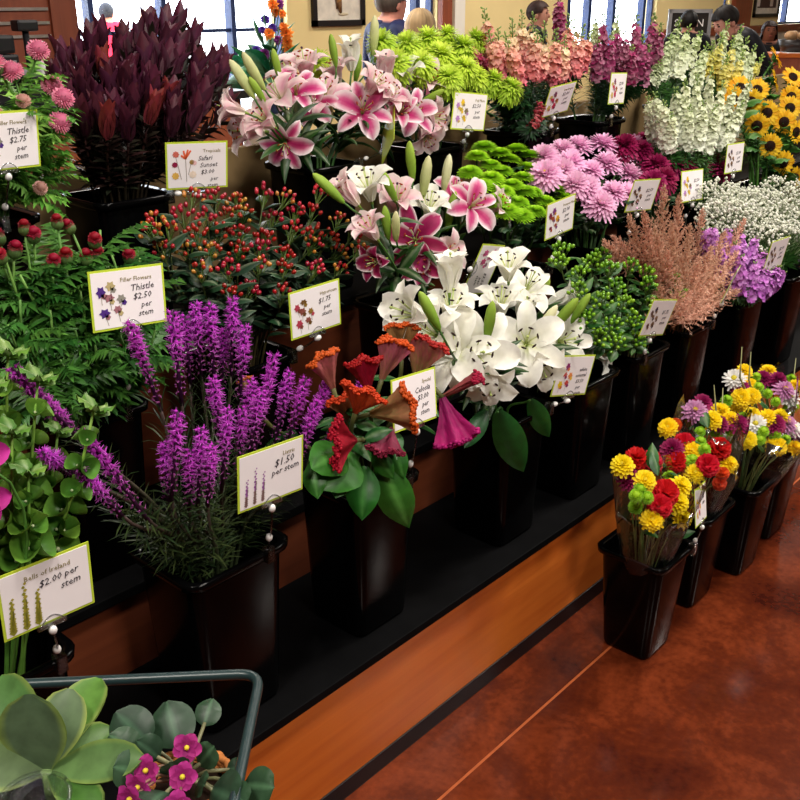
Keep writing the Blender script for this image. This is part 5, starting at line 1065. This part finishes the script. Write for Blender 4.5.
def framed(name, label, cat, u0, u1, v0, z1, deco):
    xa, xb = ux(u0), ux(u1); z0 = at_y((u0 + u1) / 2, v0, YB).z; o = thing(name, label, cat, ((xa + xb) / 2, YB, z0)); hw = (xb - xa) / 2; H = z1 - z0; fw = .045
    for lo, hi in (((-hw, -.03, 0), (-hw + fw, 0, H)), ((hw - fw, -.03, 0), (hw, 0, H)), ((-hw, -.03, 0), (hw, 0, fw)), ((-hw, -.03, H - fw), (hw, 0, H))): part('frame_bar', MB().box(lo, hi).mesh('frame_bar', 'black_frame', False), o)
    part('mat_board', MB().box((-hw + fw, -.012, fw), (hw - fw, -.004, H - fw)).mesh('mat_board', 'mat_board', False), o); deco(o, hw, H)
def bird(o, hw, H):
    b = MB(); c = hx('9a6a38'); b.ball((0, -.016, .26), (.05, .004, .1), 12, 6, c); b.ball((.04, -.016, .37), (.03, .004, .035), 10, 6, c); b.tube([(.0, -.016, .18), (.02, -.016, .1)], [.03, .012], 6, hx('7a5430')); b.tube([(-.03, -.016, .2), (-.02, -.016, .13)], .008, 5, hx('6a4a30')); b.ball((.05, -.016, .09), (.06, .003, .012), 10, 4, hx('d8c8a8'))
    part('drawing', b.mesh('drawing', 'print'), o)
framed('framed_picture', 'black framed picture with brown bird drawing on the yellow wall', 'picture', 311, 363, 26, 2.25, bird)
def heart(o, hw, H):
    b = MB(); b.box((-hw + .12, -.014, .12), (hw - .12, -.0125, H - .08), hx('5a4038')); b.ball((.1, -.015, .42), (.3, .002, .16), 14, 6, hx('c8402c')); b.box((-.4, -.016, .14), (-.25, -.0145, .4), hx('e8e0d8')); b.box((.1, -.016, .14), (.2, -.0145, .28), hx('d8c8b8')); part('print', b.mesh('print', 'print', False), o)
framed('poster', 'black framed poster with a red shape above the wooden rail', 'poster', 752, 777, 17, 2.3, heart)

# standing chalkboard sign
sp_ = at_t(687.5, 40, 9.6); sp_.z = 0; sg = thing('chalkboard_sign', 'dark chalkboard sign in grey frame behind the white snapdragons', 'sign', sp_); yaw = math.atan2(RGT.y, RGT.x); sg.rotation_euler.z = yaw
zt = at_t(687, 9, 9.6).z; hw = 21.5 * 9.6 / 960
part('board', MB().box((-hw + .03, -.01, .55), (hw - .03, .01, zt - .03)).mesh('board', 'chalk', False), sg)
for lo, hi in (((-hw, -.02, .5), (-hw + .035, .02, zt)), ((hw - .035, -.02, .5), (hw, .02, zt)), ((-hw, -.02, .5), (hw, .02, .535)), ((-hw, -.02, zt - .035), (hw, .02, zt))): part('frame_bar', MB().box(lo, hi).mesh('frame_bar', 'grey_frame', False), sg)
for x in (-hw + .06, hw - .06): part('leg', MB().box((x - .02, -.02, 0), (x + .02, .02, .5)).mesh('leg', 'grey_frame', False), sg); part('foot', MB().box((x - .03, -.2, 0), (x + .03, .2, .03)).mesh('foot', 'grey_frame', False), sg)
for t_, x in (('SO', -hw + .06), ('EN', hw - .2)): part('lettering', lettering(t_, .1, 'white_plastic'), sg, Tr(x, -.012, zt - .16) @ Rx(PI / 2))

# booth table with papers and bread basket far right
bp_ = at_t(800, 60, 7.8); zt = at_t(800, 55, 7.6).z; bp_.z = 0; bt = thing('booth_counter', 'cherry wood booth counter beyond the sunflowers', 'counter', bp_); bt.rotation_euler.z = yaw
part('body', MB().box((-.22, -.1, 0), (.9, .3, zt - .19)).mesh('body', 'wood_panel', False), bt); part('ledge', MB().box((-.26, -.16, zt - .19), (.92, .34, zt - .16)).mesh('ledge', 'wood', False), bt); part('upright', MB().box((-.2, .02, zt - .16), (.9, .3, zt - .03)).mesh('upright', 'wood_panel', False), bt); part('top', MB().box((-.24, 0, zt - .03), (.92, .34, zt)).mesh('top', 'wood', False), bt)
Mb = Tr(bp_) @ Rz(yaw)
for i, (x, y, z, l) in enumerate(((-.08, .1, zt, 'white paper sheet on the booth counter top'), (-.1, -.1, zt - .16, 'white paper sheet on the booth counter ledge'))):
    q = thing('paper_sheet', l, 'paper', M=Mb @ Tr(x, y, z), data=MB().box((0, -.04, .0005), (.34, .12, .004)).mesh('paper_sheet', 'white_plastic', False))
bb = thing('bread_basket', 'dark basket on the booth counter', 'basket', M=Mb @ Tr(.02, .22, zt)); part('basket', MB().lathe([(.001, 0), (.1, 0), (.13, .1), (.122, .1), (.095, .01), (.001, .01)], 20).mesh('basket', 'black_frame'), bb)
for i, (x, y) in enumerate(((-.05, -.03), (.05, -.03), (0, .05), (.01, -.01))): part('handle' if 0 else 'liner', MB().box((x - .03, y - .03, .085), (x + .03, y + .03, .09)).mesh('liner', 'white_plastic', False), bb)
for i, (x, y, z) in enumerate(((-.055, -.03, .13), (.055, -.03, .13), (0, .05, .13))): thing('bread_roll', 'round brown bread roll in the dark basket', 'bread', M=Mb @ Tr(.02 + x, .22 + y, zt + z), group='bread rolls', data=MB().ball((0, 0, 0), (.05, .045, .038), 12, 8, hx('a8825c')).mesh('bread_roll', 'print'))

# flower arrangement on a pedestal by the window
fp = at_t(268, 60, 5.6); zv = fp.z - .30; fp.z = 0
pd = thing('pedestal', 'white pedestal by the bright window', 'pedestal', fp); part('base', MB().box((-.16, -.16, 0), (.16, .16, .06)).mesh('base', 'white_paint', False), pd); part('column', MB().box((-.12, -.12, .06), (.12, .12, zv - .03)).mesh('column', 'white_paint', False), pd); part('cap', MB().box((-.16, -.16, zv - .03), (.16, .16, zv)).mesh('cap', 'white_paint', False), pd)
fv = fp + V((0, 0, zv)); ar = thing('flower_arrangement', 'tall arrangement of tropical leaves with orange and purple flowers by the window', 'flower arrangement', fv)
part('vase', MB().lathe([(.001, 0), (.05, 0), (.075, .06), (.07, .14), (.05, .2), (.055, .22), (.048, .22), (.044, .19), (.001, .18)], 20).mesh('vase', 'mullion'), ar)
AL = [leafmesh(.24, .09, 25, 70, '0f4a30', '1f7048', fold=.4, ns=8), leafmesh(.2, .05, 15, 50, '1a5a38', '2a7a4c', ns=8)]
ac = fv + V((0, 0, .2))
for (r, u, c, i) in ((-.7, .6, .2, 0), (-.5, 1, .1, 1), (-1, .2, .3, 0), (-.3, 1.2, 0, 1), (.2, .9, .2, 1), (-.8, .0, .5, 0), (.5, .5, .4, 1), (0, .7, .6, 0), (-.2, .4, .8, 0)):
    part('leaf', AL[i], ar, Tr(0, 0, .21) @ aim(D(r, u, c), R.uniform(0, 6)) @ Sc(1.55))
for (u, v, r, uu, i) in ((258, 34, -1, .5, 0), (262, 22, -.8, .9, 1), (270, 40, -.2, .8, 0), (255, 46, -1, .2, 0), (268, 14, -.4, 1, 1), (280, 50, .4, .8, 1), (274, 30, .1, 1, 1), (264, 48, -.5, .4, 0)):
    part('leaf', AL[i], ar, Tr(at_t(u + 6, v + 12, 5.58) - fv) @ aim(D(r, uu, .3), R.uniform(0, 6)) @ Sc(.75))
AO, AP, AB_ = mum(30, .03, .012, 'e8742a', 'f09a3a', 31), mum(40, .03, .01, '4a2a8c', '6a3aa8', 32), mum(40, .03, .01, '7a2a7a', '94408a', 33)
for (u, v, m) in ((273, 5, AO), (276, 12, AO), (282, 14, AO), (284, 27, AO), (287, 34, AO), (287, 42, AO), (269, 34, AO), (272, 28, AP), (265, 20, AP), (278, 40, AB_), (262, 30, AP), (256, 50, AP), (288, 48, AO), (280, 4, AB_), (264, 54, AB_)):
    p = at_t(u, v, 5.5 + jit(.06)) - fv; part('flower_head', m, ar, Tr(p) @ aim(D(jit(.4), .4, 1)) @ Sc(R.uniform(.8, 1.35))); part('stem', MB().tube([V((0, 0, .18)), p * .5 + V((0, 0, .1)), p], .003, 4, SG).mesh('stem', 'stalk'), ar)

# ================================================================== PEOPLE
def person(label, head_px, t, face, shirt, hair, skin, pants='20242e', hstyle='short', sleeve=1.22, arm=.25, bend=0):
    hc = at_t(head_px[0], head_px[1], t); k = hc.z / (.95 + .625 * math.cos(bend))
    vs = []; es = []; rs = []
    def a(p, r, par=None):
        vs.append(V(p)); rs.append(r if isinstance(r, tuple) else (r, r)); i = len(vs) - 1
        if par is not None: es.append((par, i))
        return i
    pel = a((0, 0, .95), (.155, .115)); wa = a((0, 0, 1.10), (.14, .10), pel); ch = a((0, .0, 1.27), (.165, .115), wa); uc = a((0, -.01, 1.42), (.13, .085), ch)
    nk = a((0, .0, 1.462), (.068, .068), uc); jw = a((0, .03, 1.505), (.066, .074), nk); hd = a((0, .022, 1.58), (.08, .1), jw); a((0, .012, 1.65), (.064, .08), hd)
    for s in (-1, 1):
        sh = a((s * .185, -.01, 1.425), .066, uc); el = a((s * .225, -.02, 1.12), .046, sh); wr = a((s * .20, arm, .98), .03, el); pa = a((s * .195, arm + .07, .965), (.036, .02), wr)
        for f in range(4): m = a((s * (.165 + .02 * f), arm + .13, .955), .0095, pa); a((s * (.165 + .02 * f), arm + .165 + .012 * (f in (1, 2)), .935), .008, m)
        m = a((s * .155, arm + .085, .955), .011, pa); a((s * .14, arm + .115, .94), .009, m)
        hp = a((s * .09, 0, .9), .095, pel); kn = a((s * .1, .01, .49), .062, hp); an = a((s * .1, -.01, .09), .042, kn); a((s * .11, .13, .04), .04, an)
    BM = Tr(0, 0, .95) @ Rx(-bend) @ Tr(0, 0, -.95)
    for i_, p_ in enumerate(vs):
        if p_.z > .96: vs[i_] = BM @ p_
    me = bpy.data.meshes.new('person_body'); me.from_pydata([tuple(p) for p in vs], es, []); ob = bpy.data.objects.new('person_body', me); COL.objects.link(ob)
    ob.modifiers.new('skin', 'SKIN'); sk = me.skin_vertices[0].data
    for i, r in enumerate(rs): sk[i].radius = r; sk[i].use_root = (i == 0)
    sb = ob.modifiers.new('sub', 'SUBSURF'); sb.levels = 2; sb.render_levels = 2
    m2 = bpy.data.meshes.new_from_object(ob.evaluated_get(bpy.context.evaluated_depsgraph_get())); bpy.data.objects.remove(ob)
    m2.materials.clear(); m2.materials.append(MAT['skin']); at_ = m2.color_attributes.new('Col', 'FLOAT_COLOR', 'POINT'); cols = []
    for v in m2.vertices:
        x, y, z = (BM.inverted() @ v.co) if v.co.z > .96 else v.co
        if z < .10: c = '1a1614'
        elif z < .97 and abs(x) < .19 and y < arm - .05: c = pants
        elif z > 1.478 - .03 * (y > .05) and abs(x) < .095: c = skin
        elif abs(x) > .15 and (z < sleeve - .1 or y > .06 * (1 if sleeve > 1 else 9)): c = skin
        else: c = shirt
        cols += [*hx(c), 1]
    at_.data.foreach_set('color', cols); m2.polygons.foreach_set('use_smooth', [True] * len(m2.polygons))
    fd = D(*face); fd.z = 0; fd.normalize(); yaw = math.atan2(fd.y, fd.x) - PI / 2
    loc = V((hc.x, hc.y, 0)) - fd * ((.625 * math.sin(bend)) * k); M = Tr(loc) @ Rz(yaw) @ Sc(k)
    o = thing('person', label, 'person', M=M); part('body', m2, o)
    h = MB(); hb = hx(hair); rr = random.Random(5)
    H = V((0, .014, 1.592)); long_ = hstyle == 'long'
    for i in range(11):
        ph = PI * (.0 + .74 * i / 10) if not long_ else PI * min(.8, .8 * i / 7)
        row = []
        for j in range(48):
            a_ = 2 * PI * j / 48; fr_ = math.sin(a_)   # +y is the face
            lim = .36 * PI if fr_ > .55 else (.52 * PI if fr_ > .05 else (.8 * PI))
            p_ = min(ph, lim * (1 if not long_ else 1)); r = 1.0 + .022 * math.sin(j * 2.1 + (j * j) % 5) + .01 * rr.random()
            q = V((.088 * math.sin(p_) * math.cos(a_), .108 * math.sin(p_) * math.sin(a_) - .004, .098 * math.cos(p_))) * r
            if long_ and i > 7 and fr_ < .35: q.z -= .06 * (i - 7); q.x *= 1.0 + .12 * (i - 7); q.y -= .006
            if hstyle == 'bob' and i > 7 and fr_ < .3: q *= 1.12; q.z -= .012 * (i - 7)
            row.append(H + q)
        person_rows.append(row)
    strip = [rr.random() * .5 for _ in range(48)]; h.grid(list(person_rows), [mixc(hb, (0, 0, 0), strip[j_] + rr.random() * .12) for r_ in person_rows for j_ in range(48)], 0, True); person_rows.clear()
    part('hair', h.mesh('hair', 'skin'), o, BM)
    sc2 = hx(skin)
    def bit(nm, c, r, col): part(nm, MB().ball((0, 0, 0), r, 8, 5, col).mesh(nm, 'skin'), o, BM @ Tr(c))
    bit('nose', (0, .108, 1.562), (.012, .014, .021), sc2); bit('mouth', (0, .1, 1.525), (.022, .006, .006), mixc(sc2, (.5, .1, .1), .4))
    for s in (-1, 1):
        bit('ear', (s * .078, .012, 1.56), (.012, .02, .03), mixc(sc2, (.6, .2, .15), .15)); bit('eye', (s * .03, .096, 1.585), (.012, .006, .006), hx('20140f')); bit('eyebrow', (s * .03, .098, 1.603), (.018, .005, .004), hb)
    co_ = MB().tube([V((.078 * math.cos(a_), .074 * math.sin(a_), 1.455 + .014 * -math.sin(a_))) for a_ in [2 * PI * j / 16 for j in range(17)]], .016, 8, hx(shirt)); part('collar', co_.mesh('collar', 'skin'), o, BM)
    return o
person_rows = []
person('man in navy shirt with short grey hair turned away by the wall', (390, 3), 5.8, (.85, 0, -.55), '1a2046', '6e6258', 'c98c7a')
person('woman with blonde bob next to the man in navy', (420, 30), 5.0, (.1, 0, -1), 'b86a80', 'c9a97c', 'd9a890', hstyle='bob')
person('dark haired person in black behind the coral snapdragons', (537, 14), 8.2, (.9, 0, .3), '17161c', '3a221c', 'b88470')
person('black haired person far behind the coral snapdragons', (505, 20), 12.0, (.3, 0, -1), '2a2a33', '15110f', 'b88470')
person('person in black with black hair in front of the chalkboard sign', (689, 22), 8.8, (.2, 0, -1), '121217', '120e0d', '9a6a58')
person('man in black with short dark hair beside the chalkboard sign', (727, 20), 7.2, (-.95, 0, .3), '14141a', '1c1512', 'c08a78', bend=.6)
person('woman with long dark hair in black top near the poster', (769, 31), 9.3, (-.1, 0, 1), '121216', '2a1611', '7a4a38', hstyle='long')
person('person in red shirt with dark hair outside the window', (106, 13), 10.6, (.1, 0, -1), 'd8203c', '2a2a33', 'b07a68', sleeve=.5)
person('person in red shirt with fair hair outside the window', (146, 18), 11.2, (.2, 0, -1), 'd82a4a', 'd8b8a0', 'd8a890', sleeve=.5)
